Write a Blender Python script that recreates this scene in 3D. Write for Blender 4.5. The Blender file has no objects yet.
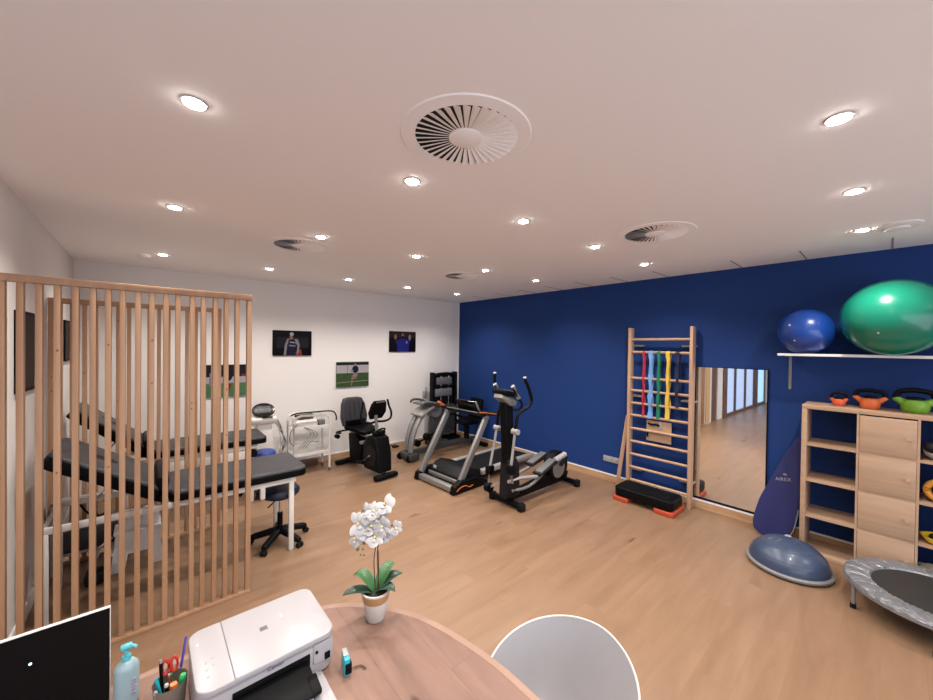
import bpy, bmesh, math, random
from mathutils import Vector, Matrix, Quaternion
random.seed(4)
S = bpy.context.scene
C = S.collection
PI = math.pi

# ------------------------------------------------------------------ camera
def make_camera():
    yaw, pitch, roll, f = 0.7162, 0.0103, 0.0133, 367.02
    cy, sy, cp, sp = math.cos(yaw), math.sin(yaw), math.cos(pitch), math.sin(pitch)
    fwd = Vector((sy*cp, cy*cp, -sp)); right = Vector((cy, -sy, 0)); up = right.cross(fwd)
    r = right*math.cos(roll) + up*math.sin(roll)
    u = -right*math.sin(roll) + up*math.cos(roll)
    cam = bpy.data.cameras.new('camera'); cam.sensor_width = 36; cam.lens = f/933*36
    cam.clip_start = 0.05; cam.clip_end = 100
    o = bpy.data.objects.new('camera', cam); C.objects.link(o)
    m = Matrix((r, u, -fwd)).transposed().to_4x4(); m.translation = (0, 0, 2.0)
    o.matrix_world = m
    S.camera = o
make_camera()

# ------------------------------------------------------------------ light settings
W = bpy.data.worlds.new('world'); S.world = W; W.use_nodes = True
W.node_tree.nodes['Background'].inputs[0].default_value = (0.80, 0.88, 1.0, 1)
W.node_tree.nodes['Background'].inputs[1].default_value = 0.5
SPOT_POWER = 43.0
SPOT_COLOR = (1.0, 0.93, 0.86)
SPOT_CONE = 138
# daylight is an area light with no window, added to lift the ceiling
_d = bpy.data.lights.new('added_fill', 'AREA'); _d.shape = 'RECTANGLE'; _d.size = 11.0; _d.size_y = 2.2
_d.energy = 105; _d.color = (0.72, 0.84, 1.0)
_o = bpy.data.objects.new('added_fill', _d); C.objects.link(_o); _o.location = (-1.2, -2.88, 1.45)
_o.rotation_euler = (math.radians(90), 0, 0)
S.view_settings.view_transform = 'Standard'
S.view_settings.look = 'None'
S.view_settings.gamma = 1
S.view_settings.use_curve_mapping = False
S.view_settings.exposure = 0.82
S.render.film_transparent = False
try:
    S.cycles.max_bounces = 10; S.cycles.diffuse_bounces = 6
    S.cycles.sample_clamp_indirect = 4.0
except Exception:
    pass

H = 2.967; XR = 5.273; YB = 6.325; XL = -0.66; YC = 3.33

# ------------------------------------------------------------------ materials
def newmat(name, col, rough=0.5, metal=0.0, spec=0.5, coat=0.0, emit=None, estr=0.0, trans=0.0, sheen=0.0):
    m = bpy.data.materials.new(name); m.use_nodes = True
    b = m.node_tree.nodes['Principled BSDF']
    b.inputs['Base Color'].default_value = (*col, 1)
    b.inputs['Roughness'].default_value = rough
    b.inputs['Metallic'].default_value = metal
    b.inputs['Specular IOR Level'].default_value = spec
    b.inputs['Coat Weight'].default_value = coat
    b.inputs['Transmission Weight'].default_value = trans
    if emit:
        b.inputs['Emission Color'].default_value = (*emit, 1)
        b.inputs['Emission Strength'].default_value = estr
    return m

def noisy(name, col, rough=0.5, metal=0.0, amp=0.06, scale=30, bump=0.05, stretch=(1, 1, 1), spec=0.5, coat=0.0, dist=0.001):
    """plain colour with a slight noise in colour and a fine bump"""
    m = newmat(name, col, rough, metal, spec, coat)
    nt = m.node_tree; b = nt.nodes['Principled BSDF']
    tc = nt.nodes.new('ShaderNodeTexCoord'); mp = nt.nodes.new('ShaderNodeMapping')
    mp.inputs['Scale'].default_value = stretch
    no = nt.nodes.new('ShaderNodeTexNoise'); no.inputs['Scale'].default_value = scale
    no.inputs['Detail'].default_value = 4
    mx = nt.nodes.new('ShaderNodeMix'); mx.data_type = 'RGBA'
    mx.inputs[6].default_value = (*[max(0, c*(1-amp)) for c in col], 1)
    mx.inputs[7].default_value = (*[min(1, c*(1+amp)) for c in col], 1)
    nt.links.new(tc.outputs['Object'], mp.inputs[0]); nt.links.new(mp.outputs[0], no.inputs['Vector'])
    nt.links.new(no.outputs['Fac'], mx.inputs[0]); nt.links.new(mx.outputs[2], b.inputs['Base Color'])
    if bump:
        bp = nt.nodes.new('ShaderNodeBump'); bp.inputs['Strength'].default_value = bump
        bp.inputs['Distance'].default_value = dist
        nt.links.new(no.outputs['Fac'], bp.inputs['Height']); nt.links.new(bp.outputs[0], b.inputs['Normal'])
    return m

def wood(name, dark, light, scale=(1, 1, 1), rough=0.5, knots=0.0, planks=None, rot=0.0, seam=0.75, coat=0.0, contrast=(0.3, 0.7), spec=0.4):
    """wood whose grain runs along local x before the mapping scale; planks=(length,width)"""
    m = newmat(name, light, rough, 0, spec, coat)
    nt = m.node_tree; b = nt.nodes['Principled BSDF']; N = nt.nodes.new; L = nt.links.new
    tc = N('ShaderNodeTexCoord')
    src = tc.outputs['Object']
    rotm = N('ShaderNodeMapping'); rotm.inputs['Rotation'].default_value = (0, 0, rot)
    L(src, rotm.inputs[0]); src = rotm.outputs[0]
    mp = N('ShaderNodeMapping'); mp.inputs['Scale'].default_value = scale
    vec = src
    if planks:
        br = N('ShaderNodeTexBrick'); br.inputs['Scale'].default_value = 1.0
        br.inputs['Brick Width'].default_value = planks[0]; br.inputs['Row Height'].default_value = planks[1]
        br.inputs['Mortar Size'].default_value = 0.0012; br.inputs['Mortar Smooth'].default_value = 0.3
        br.inputs['Color1'].default_value = (0, 0, 0, 1); br.inputs['Color2'].default_value = (1, 1, 1, 1)
        br.inputs['Mortar'].default_value = (0.5, 0.5, 0.5, 1); br.offset = 0.37
        L(src, br.inputs['Vector'])
        off = N('ShaderNodeVectorMath'); off.operation = 'MULTIPLY_ADD'
        off.inputs[1].default_value = (7.3, 3.1, 5.7)
        L(br.outputs['Color'], off.inputs[0]); L(src, off.inputs[2]); vec = off.outputs[0]
    L(vec, mp.inputs[0])
    n1 = N('ShaderNodeTexNoise'); n1.inputs['Scale'].default_value = 1; n1.inputs['Detail'].default_value = 6
    n1.inputs['Roughness'].default_value = 0.6; n1.inputs['Distortion'].default_value = 0.6
    L(mp.outputs[0], n1.inputs['Vector'])
    rp = N('ShaderNodeValToRGB'); rp.color_ramp.elements[0].position = contrast[0]; rp.color_ramp.elements[1].position = contrast[1]
    rp.color_ramp.elements[0].color = (*dark, 1); rp.color_ramp.elements[1].color = (*light, 1)
    L(n1.outputs['Fac'], rp.inputs[0]); col = rp.outputs[0]
    if planks:
        t = N('ShaderNodeMix'); t.data_type = 'RGBA'; t.blend_type = 'MULTIPLY'; t.inputs[0].default_value = 1
        r2 = N('ShaderNodeValToRGB'); r2.color_ramp.elements[0].color = (0.94, 0.93, 0.92, 1); r2.color_ramp.elements[1].color = (1, 1, 1, 1)
        L(br.outputs['Color'], r2.inputs[0]); L(col, t.inputs[6]); L(r2.outputs[0], t.inputs[7]); col = t.outputs[2]
        s = N('ShaderNodeMix'); s.data_type = 'RGBA'; s.blend_type = 'MULTIPLY'
        s.inputs[7].default_value = (seam, seam*0.95, seam*0.9, 1)
        L(br.outputs['Fac'], s.inputs[0]); L(col, s.inputs[6]); col = s.outputs[2]
    if knots > 0:
        kmp = N('ShaderNodeMapping'); kmp.inputs['Scale'].default_value = (knots, knots*2.2, knots*2.2)
        L(vec, kmp.inputs[0])
        vo = N('ShaderNodeTexVoronoi'); vo.inputs['Scale'].default_value = 1
        L(kmp.outputs[0], vo.inputs['Vector'])
        kr = N('ShaderNodeValToRGB'); kr.color_ramp.elements[0].position = 0.035; kr.color_ramp.elements[1].position = 0.11
        kr.color_ramp.elements[0].color = (0.36, 0.22, 0.15, 1); kr.color_ramp.elements[1].color = (1, 1, 1, 1)
        L(vo.outputs['Distance'], kr.inputs[0])
        k = N('ShaderNodeMix'); k.data_type = 'RGBA'; k.blend_type = 'MULTIPLY'; k.inputs[0].default_value = 1
        L(col, k.inputs[6]); L(kr.outputs[0], k.inputs[7]); col = k.outputs[2]
    L(col, b.inputs['Base Color'])
    return m

M = {}
M['wall'] = noisy('white_paint', (0.72, 0.69, 0.67), 0.85, amp=0.015, scale=60, bump=0.03)
M['ceiling'] = noisy('ceiling_paint', (0.92, 0.895, 0.89), 0.9, amp=0.01, scale=40, bump=0.02)
M['blue_wall'] = noisy('blue_paint', (0.0075, 0.038, 0.175), 0.7, amp=0.03, scale=50, bump=0.03, spec=0.3)
M['floor'] = wood('oak_floor', (0.198, 0.116, 0.066), (0.272, 0.166, 0.102), (1.1, 7, 7), 0.36, planks=(1.3, 0.19), seam=0.90, contrast=(0.25, 0.72), knots=0.9)
M['table'] = wood('table_oak', (0.155, 0.089, 0.066), (0.260, 0.154, 0.118), (1.2, 9, 9), 0.55, knots=2.6, planks=(0.62, 0.21), seam=0.80, rot=PI/2)
M['table_edge'] = wood('table_edge_oak', (0.25, 0.15, 0.105), (0.31, 0.19, 0.14), (4, 4, 30), 0.42)
M['slat'] = wood('pine_slat', (0.36, 0.20, 0.108), (0.48, 0.285, 0.168), (14, 14, 0.9), 0.5, knots=0)
M['slat_knot'] = newmat('pine_knot', (0.25, 0.11, 0.05), 0.6)
M['skirt'] = wood('skirting_oak', (0.40, 0.235, 0.13), (0.55, 0.35, 0.20), (3, 3, 20), 0.45)
M['white_trim'] = newmat('white_trim', (0.80, 0.78, 0.76), 0.5)
M['shelf_oak'] = wood('cabinet_oak', (0.38, 0.24, 0.155), (0.46, 0.31, 0.205), (3, 1.3, 22), 0.45, contrast=(0.3, 0.72))
M['beech'] = wood('beech', (0.43, 0.25, 0.15), (0.56, 0.36, 0.235), (10, 10, 1.5), 0.4)
M['mirror'] = newmat('mirror_glass', (0.93, 0.95, 0.94), 0.015, 1.0)
M['black'] = noisy('black_plastic', (0.0025, 0.0025, 0.003), 0.5, amp=0.1, scale=200, bump=0.05, spec=0.12)
M['black_gloss'] = newmat('black_gloss', (0.004, 0.004, 0.005), 0.2, spec=0.35)
M['dark'] = noisy('charcoal_plastic', (0.009, 0.009, 0.011), 0.5, amp=0.1, scale=150, bump=0.04, spec=0.2)
M['rubber'] = noisy('rubber', (0.008, 0.008, 0.009), 0.75, amp=0.15, scale=300, bump=0.2, spec=0.15)
M['leather'] = noisy('grey_vinyl', (0.030, 0.029, 0.033), 0.42, amp=0.08, scale=260, bump=0.15, spec=0.35)
M['leather_black'] = noisy('black_vinyl', (0.002, 0.002, 0.0025), 0.42, amp=0.1, scale=260, bump=0.15, spec=0.1)
M['navy'] = noisy('navy_vinyl', (0.006, 0.010, 0.030), 0.5, amp=0.08, scale=200, bump=0.1)
M['royal'] = noisy('royal_blue_vinyl', (0.020, 0.060, 0.30), 0.45, amp=0.05, scale=200, bump=0.1)
M['silver'] = noisy('silver_paint', (0.27, 0.265, 0.26), 0.38, 0.5, amp=0.04, scale=120, bump=0.02)
M['silver_light'] = noisy('light_grey_plastic', (0.33, 0.32, 0.31), 0.42, 0.15, amp=0.03, scale=120, bump=0.02)
M['grey'] = noisy('mid_grey_plastic', (0.12, 0.12, 0.122), 0.5, 0.1, amp=0.04, scale=120, bump=0.02)
M['gunmetal'] = noisy('gunmetal', (0.06, 0.06, 0.062), 0.42, 0.4, amp=0.05, scale=120, bump=0.02)
M['chrome'] = newmat('chrome', (0.75, 0.75, 0.76), 0.12, 1.0)
M['white_metal'] = newmat('white_powder_metal', (0.66, 0.64, 0.61), 0.38)
M['white_plastic'] = newmat('white_plastic', (0.37, 0.355, 0.37), 0.32, coat=0.2)
M['white_matte'] = noisy('white_matte', (0.80, 0.79, 0.78), 0.6, amp=0.02, scale=80, bump=0.02)
M['orange'] = newmat('orange_plastic', (0.55, 0.13, 0.02), 0.35)
M['red_orange'] = noisy('red_orange_rubber', (0.42, 0.055, 0.02), 0.5, amp=0.05, scale=100)
M['green_ball'] = noisy('green_ball_vinyl', (0.004, 0.185, 0.115), 0.26, amp=0.03, scale=15, bump=0.0, coat=0.3)
M['blue_ball'] = noisy('blue_ball_vinyl', (0.008, 0.05, 0.27), 0.27, amp=0.03, scale=15, bump=0.0, coat=0.3)
M['lime'] = newmat('lime_vinyl', (0.15, 0.34, 0.025), 0.4)
M['kb_orange'] = newmat('orange_vinyl', (0.62, 0.13, 0.03), 0.4)
M['kb_orange2'] = newmat('deep_orange_vinyl', (0.60, 0.09, 0.03), 0.4)
M['bosu'] = noisy('steel_blue_rubber', (0.036, 0.056, 0.105), 0.34, amp=0.05, scale=40, bump=0.02, coat=0.15)
M['bosu_rim'] = newmat('grey_rim', (0.19, 0.185, 0.19), 0.4)
M['tramp_pad'] = noisy('silver_padding', (0.24, 0.25, 0.27), 0.38, 0.5, amp=0.35, scale=22, bump=1.0, dist=0.02)
M['tramp_mat'] = noisy('black_mesh', (0.016, 0.014, 0.014), 0.7, amp=0.1, scale=400, bump=0.2)
M['mat_blue'] = noisy('blue_foam', (0.010, 0.013, 0.095), 0.7, amp=0.05, scale=200, bump=0.08)
M['pot'] = newmat('pot_white', (0.52, 0.47, 0.45), 0.45)
M['pot_band'] = newmat('pot_tan_band', (0.38, 0.20, 0.08), 0.5)
M['soil'] = noisy('dark_moss', (0.015, 0.02, 0.01), 0.9, amp=0.5, scale=200, bump=0.6)
M['leaf'] = noisy('leaf_green', (0.035, 0.115, 0.035), 0.4, amp=0.25, scale=30, bump=0.05)
M['leaf_dark'] = noisy('leaf_dark_green', (0.012, 0.045, 0.028), 0.4, amp=0.25, scale=30, bump=0.05)
M['petal'] = noisy('orchid_petal', (0.48, 0.465, 0.46), 0.6, amp=0.06, scale=60, bump=0.05)
M['petal_core'] = newmat('orchid_core', (0.80, 0.62, 0.25), 0.5)
M['stem'] = newmat('orchid_stem', (0.05, 0.02, 0.015), 0.5)
M['bud'] = newmat('orchid_bud', (0.22, 0.17, 0.06), 0.5)
M['chair_shell'] = newmat('white_shell', (0.37, 0.36, 0.375), 0.42)
M['chair_rim'] = newmat('white_rim', (0.60, 0.57, 0.55), 0.4)
M['cushion'] = noisy('grey_felt', (0.13, 0.125, 0.14), 0.9, amp=0.1, scale=200, bump=0.3)
M['screen'] = newmat('laptop_screen', (0.004, 0.0035, 0.004), 0.3, spec=0.12)
M['glow'] = newmat('screen_mark', (0.3, 0.5, 1), 0.5, emit=(0.45, 0.65, 1.0), estr=2.5)
M['bottle'] = newmat('translucent_bottle', (0.27, 0.38, 0.41), 0.3, spec=0.5)
M['pump'] = newmat('turquoise_pump', (0.09, 0.42, 0.48), 0.3)
M['label_ink'] = newmat('label_ink', (0.35, 0.25, 0.38), 0.6)
M['cup'] = newmat('taupe_cup', (0.17, 0.14, 0.11), 0.4)
M['red'] = newmat('red_plastic', (0.42, 0.02, 0.012), 0.3)
M['green'] = newmat('green_plastic', (0.02, 0.40, 0.12), 0.35)
M['teal'] = newmat('teal_plastic', (0.01, 0.33, 0.42), 0.3)
M['purple'] = newmat('purple_plastic', (0.06, 0.03, 0.28), 0.3)
M['paper'] = newmat('paper', (0.55, 0.55, 0.64), 0.7)
M['ink'] = newmat('grey_ink', (0.12, 0.11, 0.11), 0.5)
M['band_red'] = newmat('red_latex', (0.42, 0.02, 0.06), 0.5)
M['band_blue'] = noisy('light_blue_latex', (0.16, 0.34, 0.66), 0.5, amp=0.25, scale=25)
M['band_green'] = newmat('green_latex', (0.01, 0.17, 0.10), 0.5)
M['band_yellow'] = newmat('yellow_latex', (0.70, 0.47, 0.06), 0.5)
M['band_navy'] = newmat('navy_latex', (0.008, 0.012, 0.045), 0.5)
M['corridor_glass'] = newmat('daylit_glass', (0.25, 0.36, 0.62), 0.2, emit=(0.50, 0.62, 0.88), estr=0.42)
M['corridor_glass_bright'] = newmat('bright_daylit_glass', (0.3, 0.5, 0.8), 0.2, emit=(0.36, 0.62, 1.0), estr=0.6)
M['brown'] = newmat('brown_frame', (0.13, 0.065, 0.04), 0.5)
M['tan_panel'] = newmat('tan_door', (0.62, 0.40, 0.20), 0.5)
M['lamp'] = newmat('lamp_lens', (1, 1, 1), 0.5, emit=(1.0, 0.95, 0.88), estr=40)
M['vent_shade'] = newmat('painted_vent_shade', (0.012, 0.010, 0.010), 0.9)  # painted near-black for the shade inside the vents
M['photo_black'] = newmat('photo_black', (0.003, 0.002, 0.004), 0.6, spec=0.1)
M['photo_navy'] = newmat('photo_navy', (0.008, 0.01, 0.025), 0.6, spec=0.1)
M['photo_blue'] = newmat('photo_blue', (0.012, 0.014, 0.14), 0.6, spec=0.1)
M['photo_skin'] = newmat('photo_skin', (0.20, 0.115, 0.09), 0.6, spec=0.1)
M['photo_pale'] = newmat('photo_pale', (0.17, 0.155, 0.18), 0.6, spec=0.1)
M['photo_grass'] = noisy('photo_grass', (0.035, 0.065, 0.022), 0.6, spec=0.1, amp=0.4, scale=20, bump=0)
M['photo_grass_dark'] = noisy('photo_dark_grass', (0.035, 0.075, 0.025), 0.4, amp=0.4, scale=20, bump=0)
M['photo_grey'] = newmat('photo_grey', (0.32, 0.29, 0.31), 0.6, spec=0.1)
M['photo_red'] = newmat('photo_red', (0.16, 0.03, 0.02), 0.6, spec=0.1)
M['photo_brown'] = newmat('photo_brown', (0.022, 0.014, 0.014), 0.6, spec=0.1)
M['photo_crowd'] = noisy('photo_crowd', (0.012, 0.011, 0.016), 0.6, spec=0.1, amp=0.9, scale=45, bump=0)
M['yellow'] = newmat('yellow_rubber', (0.72, 0.50, 0.03), 0.5)
M['amber'] = newmat('amber_rubber', (0.62, 0.27, 0.03), 0.5)
M['beige'] = newmat('beige_foam', (0.62, 0.55, 0.42), 0.6)
M['pinkish'] = newmat('pink_grey_metal', (0.50, 0.42, 0.38), 0.5)

# ------------------------------------------------------------------ mesh helpers
def B(): return bmesh.new()

def _xf(bm, vs, mat):
    for v in vs: v.co = mat @ v.co

def box(bm, c, s, bev=0.0, rot=None, seg=2):
    """box centred at c with size s; rot = Matrix or euler tuple"""
    r = bmesh.ops.create_cube(bm, size=1.0); vs = r['verts']
    for v in vs: v.co = Vector((v.co.x*s[0], v.co.y*s[1], v.co.z*s[2]))
    if bev > 0:
        es = list({e for v in vs for e in v.link_edges})
        q = bmesh.ops.bevel(bm, geom=es, offset=min(bev, min(s)*0.49), segments=seg, profile=0.5, affect='EDGES')
        seen = set(); vs2 = []
        start = [v for v in q['verts']]
        for v in start + [x for x in vs if x.is_valid]:
            if v not in seen: seen.add(v); vs2.append(v)
        vs = vs2
    m = Matrix.Translation(Vector(c))
    if rot is not None:
        if not isinstance(rot, Matrix):
            from mathutils import Euler
            rot = Euler(rot).to_matrix()
        m = m @ rot.to_4x4()
    _xf(bm, vs, m)
    return vs

def bb(bm, x0, x1, y0, y1, z0, z1, bev=0.0, seg=2):
    return box(bm, ((x0+x1)/2, (y0+y1)/2, (z0+z1)/2), (abs(x1-x0), abs(y1-y0), abs(z1-z0)), bev, None, seg)

def frame_axes(d):
    d = Vector(d).normalized()
    a = Vector((0, 0, 1)) if abs(d.z) < 0.9 else Vector((1, 0, 0))
    x = d.cross(a).normalized(); y = x.cross(d).normalized()
    return x, y

def beam(bm, a, b, w, h, bev=0.0, up=(0, 0, 1)):
    """rectangular bar from a to b, w across, h along up"""
    a = Vector(a); b = Vector(b); d = (b-a); L = d.length; d.normalize()
    u = Vector(up); x = d.cross(u)
    if x.length < 1e-4: x = d.cross(Vector((1, 0, 0)))
    x.normalize(); z = x.cross(d).normalized()
    R = Matrix((d, -x, z)).transposed()
    return box(bm, (a+b)/2, (L, w, h), bev, R)

def smooth_path(pts, n=6):
    P = [Vector(p) for p in pts]
    if len(P) < 3: return P
    out = []
    for i in range(len(P)-1):
        p0 = P[max(i-1, 0)]; p1 = P[i]; p2 = P[i+1]; p3 = P[min(i+2, len(P)-1)]
        for k in range(n):
            t = k/n
            out.append(0.5*((2*p1)+(-p0+p2)*t+(2*p0-5*p1+4*p2-p3)*t*t+(-p0+3*p1-3*p2+p3)*t**3))
    out.append(P[-1]); return out

def tube(bm, pts, r, n=10, smooth=0, closed=False, flat=1.0):
    P = smooth_path(pts, smooth) if smooth else [Vector(p) for p in pts]
    m = len(P); rings = []; prev = None
    for i, p in enumerate(P):
        if closed: d = P[(i+1) % m]-P[(i-1) % m]
        else: d = P[min(i+1, m-1)]-P[max(i-1, 0)]
        d.normalize()
        if prev is None: x, y = frame_axes(d)
        else:
            x = prev - d*prev.dot(d)
            if x.length < 1e-6: x, _ = frame_axes(d)
            x.normalize(); y = d.cross(x)
        prev = x
        rr = r[i*(len(r)-1)//max(1, m-1)] if isinstance(r, (list, tuple)) else r
        rings.append([bm.verts.new(p + x*math.cos(2*PI*k/n)*rr + y*math.sin(2*PI*k/n)*rr*flat) for k in range(n)])
    for i in range(m if closed else m-1):
        A = rings[i]; Bq = rings[(i+1) % m]
        for k in range(n):
            bm.faces.new((A[k], A[(k+1) % n], Bq[(k+1) % n], Bq[k]))
    if not closed:
        bm.faces.new(rings[0][::-1]); bm.faces.new(rings[-1])

def cyl(bm, a, b, r, r2=None, n=20):
    a = Vector(a); b = Vector(b); d = (b-a).normalized(); x, y = frame_axes(d)
    r2 = r if r2 is None else r2
    A = [bm.verts.new(a+x*math.cos(2*PI*k/n)*r+y*math.sin(2*PI*k/n)*r) for k in range(n)]
    Q = [bm.verts.new(b+x*math.cos(2*PI*k/n)*r2+y*math.sin(2*PI*k/n)*r2) for k in range(n)]
    for k in range(n): bm.faces.new((A[k], A[(k+1) % n], Q[(k+1) % n], Q[k]))
    bm.faces.new(A[::-1]); bm.faces.new(Q)

def lathe(bm, prof, c=(0, 0, 0), n=32, axis='z', sx=1.0, sy=1.0):
    """prof: list of (r,z)"""
    c = Vector(c); rings = []
    for r, z in prof:
        if r < 1e-6: rings.append([bm.verts.new(c+Vector((0, 0, z)))])
        else: rings.append([bm.verts.new(c+Vector((r*math.cos(2*PI*k/n)*sx, r*math.sin(2*PI*k/n)*sy, z))) for k in range(n)])
    ring = prof[0][0] > 1e-6 and prof[-1][0] > 1e-6 and abs(prof[0][0]-prof[-1][0]) < 0.1 and abs(prof[0][1]-prof[-1][1]) < 0.05
    for A, Q in zip(rings, rings[1:] + ([rings[0]] if ring else [])):
        for k in range(n):
            j = (k+1) % n
            if len(A) == 1 and len(Q) == 1: continue
            if len(A) == 1: bm.faces.new((A[0], Q[j], Q[k]))
            elif len(Q) == 1: bm.faces.new((A[k], A[j], Q[0]))
            else: bm.faces.new((A[k], A[j], Q[j], Q[k]))
    if ring: return
    if len(rings[0]) > 1: bm.faces.new(rings[0][::-1])
    if len(rings[-1]) > 1: bm.faces.new(rings[-1])

def ell(bm, c, r, n=20, m=12, rot=None):
    res = bmesh.ops.create_uvsphere(bm, u_segments=n, v_segments=m, radius=1.0)
    mt = Matrix.Translation(Vector(c))
    if rot is not None:
        from mathutils import Euler
        mt = mt @ Euler(rot).to_matrix().to_4x4()
    mt = mt @ Matrix.Diagonal((*r, 1))
    _xf(bm, res['verts'], mt)

def prism(bm, pts, plane, a, b, bev=0.0):
    """extrude a 2d outline. plane 'xz' -> extrude along y from a to b; 'xy' along z; 'yz' along x"""
    def P(u, v, w):
        return {'xz': (u, w, v), 'xy': (u, v, w), 'yz': (w, u, v)}[plane]
    A = [bm.verts.new(P(u, v, a)) for u, v in pts]; Q = [bm.verts.new(P(u, v, b)) for u, v in pts]
    n = len(pts); fs = []
    fs.append(bm.faces.new(A)); fs.append(bm.faces.new(Q[::-1]))
    for i in range(n):
        j = (i+1) % n
        fs.append(bm.faces.new((A[j], A[i], Q[i], Q[j])))
    bmesh.ops.recalc_face_normals(bm, faces=fs)
    if bev > 0:
        es = list(set(fs[0].edges) | set(fs[1].edges))
        bmesh.ops.bevel(bm, geom=es, offset=bev, segments=3, profile=0.5, affect='EDGES')

def rrect(x0, x1, y0, y1, r, n=5):
    out = []
    for cx, cy, a0 in ((x1-r, y1-r, 0), (x0+r, y1-r, 90), (x0+r, y0+r, 180), (x1-r, y0+r, 270)):
        for k in range(n+1):
            a = math.radians(a0+90*k/n); out.append((cx+r*math.cos(a), cy+r*math.sin(a)))
    return out

def circ(cx, cy, r, n=32, sx=1, sy=1):
    return [(cx+r*sx*math.cos(2*PI*k/n), cy+r*sy*math.sin(2*PI*k/n)) for k in range(n)]

ORG = {}
def obj(name, bm, mat, parent=None, world=True, angle=38):
    """link one mesh object; with world=True the coordinates are in room space and the parent's place is taken off"""
    bmesh.ops.recalc_face_normals(bm, faces=bm.faces)
    me = bpy.data.meshes.new(name)
    if parent is not None and world:
        o0 = ORG[parent]
        for v in bm.verts: v.co -= o0
    bm.to_mesh(me); bm.free()
    me.materials.append(mat if not isinstance(mat, str) else M[mat])
    me.polygons.foreach_set('use_smooth', [True]*len(me.polygons))
    try: me.set_sharp_from_angle(angle=math.radians(angle))
    except Exception: pass
    o = bpy.data.objects.new(name, me); C.objects.link(o)
    if parent is not None:
        o.parent = parent; ORG[o] = ORG[parent]
    else: ORG[o] = Vector((0, 0, 0))
    return o

def thing(name, label, cat, loc=(0, 0, 0), rotz=0.0, group=None):
    o = bpy.data.objects.new(name, None); C.objects.link(o)
    o.empty_display_size = 0.1
    o.location = loc; o.rotation_euler = (0, 0, rotz); o['label'] = label; o['category'] = cat
    if group: o['group'] = group
    ORG[o] = Vector(loc); return o

def tag(o, label, cat, group=None):
    o['label'] = label; o['category'] = cat
    if group: o['group'] = group
    return o

def center_origin(o, p):
    """give a single-mesh thing its origin at p"""
    p = Vector(p)
    o.data.transform(Matrix.Translation(-p)); o.location = p; ORG[o] = p
    return o

def struct(name, bm, mat):
    o = obj(name, bm, mat); o['kind'] = 'structure'; return o

def sub(name, bm, mat, parent, label=None, world=True):
    o = obj(name, bm, mat, parent, world)
    if label: o['label'] = label
    return o

def copy_thing(src, loc, label=None, group=None, name=None):
    d = Vector(loc)-src.location
    r = src.copy(); C.objects.link(r); r.location = loc
    if label: r['label'] = label
    if group: r['group'] = group
    ORG[r] = Vector(loc)
    for ch in list(src.children):
        c = ch.copy(); C.objects.link(c); c.parent = r; ORG[c] = ORG[r]
        for g in list(ch.children):
            q = g.copy(); C.objects.link(q); q.parent = c; ORG[q] = ORG[r]
    return r

# ------------------------------------------------------------------ the room
XW = -8.6; YF = -3.0
bm = B(); bb(bm, XW-0.1, XR+0.1, YF-0.1, YB+0.1, -0.1, 0); struct('floor', bm, 'floor')
bm = B(); bb(bm, XW-0.1, XR+0.1, YF-0.1, YB+0.1, H, H+0.1); struct('ceiling', bm, 'ceiling')
bm = B(); bb(bm, XL-0.1, XR+0.1, YB, YB+0.1, 0, H); struct('wall_back', bm, 'wall')
bm = B(); bb(bm, XR, XR+0.1, YF-0.1, YB, 0, H); struct('wall_right', bm, 'blue_wall')
bm = B(); bb(bm, XL-0.14, XL, YC, YB, 0, H); struct('wall_left', bm, 'wall')
bm = B(); bb(bm, XW, XR, YF-0.1, YF, 0, H); struct('wall_front', bm, 'wall')
bm = B(); bb(bm, XW-0.1, XW, YF, YC+0.1, 0, H); struct('wall_corridor_end', bm, 'wall')
# glazed corridor wall at y = 3.05, seen in the mirror
bm = B(); bb(bm, -7.05, XL-0.14, YC, YC+0.1, 2.5, H)
bb(bm, -1.16, XL-0.14, YC, YC+0.1, 0, 2.5); bb(bm, -2.10, -1.66, YC, YC+0.1, 0, 2.5); bb(bm, XW, -7.05, YC, YC+0.1, 0, H)
struct('wall_corridor', bm, 'wall')
bm = B(); bb(bm, -1.66, -1.16, YC+0.03, YC+0.07, 0, 2.5); struct('door_1', bm, 'brown')
bm = B(); bb(bm, -0.95, -0.68, YC-0.03, YC-0.0005, 0, 2.4); struct('door_2', bm, 'tan_panel')
def cwin(n, x0, x1, mat, fr=0.04):
    bm = B(); bb(bm, x0+fr, x1-fr, YC+0.04, YC+0.05, 0.08, 2.46); g = struct('window_%d' % n, bm, mat)
    bm = B()
    bb(bm, x0, x0+fr, YC-0.01, YC+0.09, 0, 2.5); bb(bm, x1-fr, x1, YC-0.01, YC+0.09, 0, 2.5)
    bb(bm, x0+fr, x1-fr, YC-0.01, YC+0.09, 0, 0.08); bb(bm, x0+fr, x1-fr, YC-0.01, YC+0.09, 2.46, 2.5)
    sub('window_frame', bm, 'brown', g)
cwin(1, -3.36, -2.47, 'corridor_glass'); cwin(2, -4.46, -3.36, 'corridor_glass'); cwin(3, -5.55, -4.46, 'corridor_glass')
cwin(4, -7.05, -5.92, 'corridor_glass_bright')
bm = B(); bb(bm, -2.47, -2.10, YC-0.02, YC+0.1, 0, 2.5); bb(bm, -5.92, -5.55, YC-0.02, YC+0.1, 0, 2.5); struct('trim_1', bm, 'brown')

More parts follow.
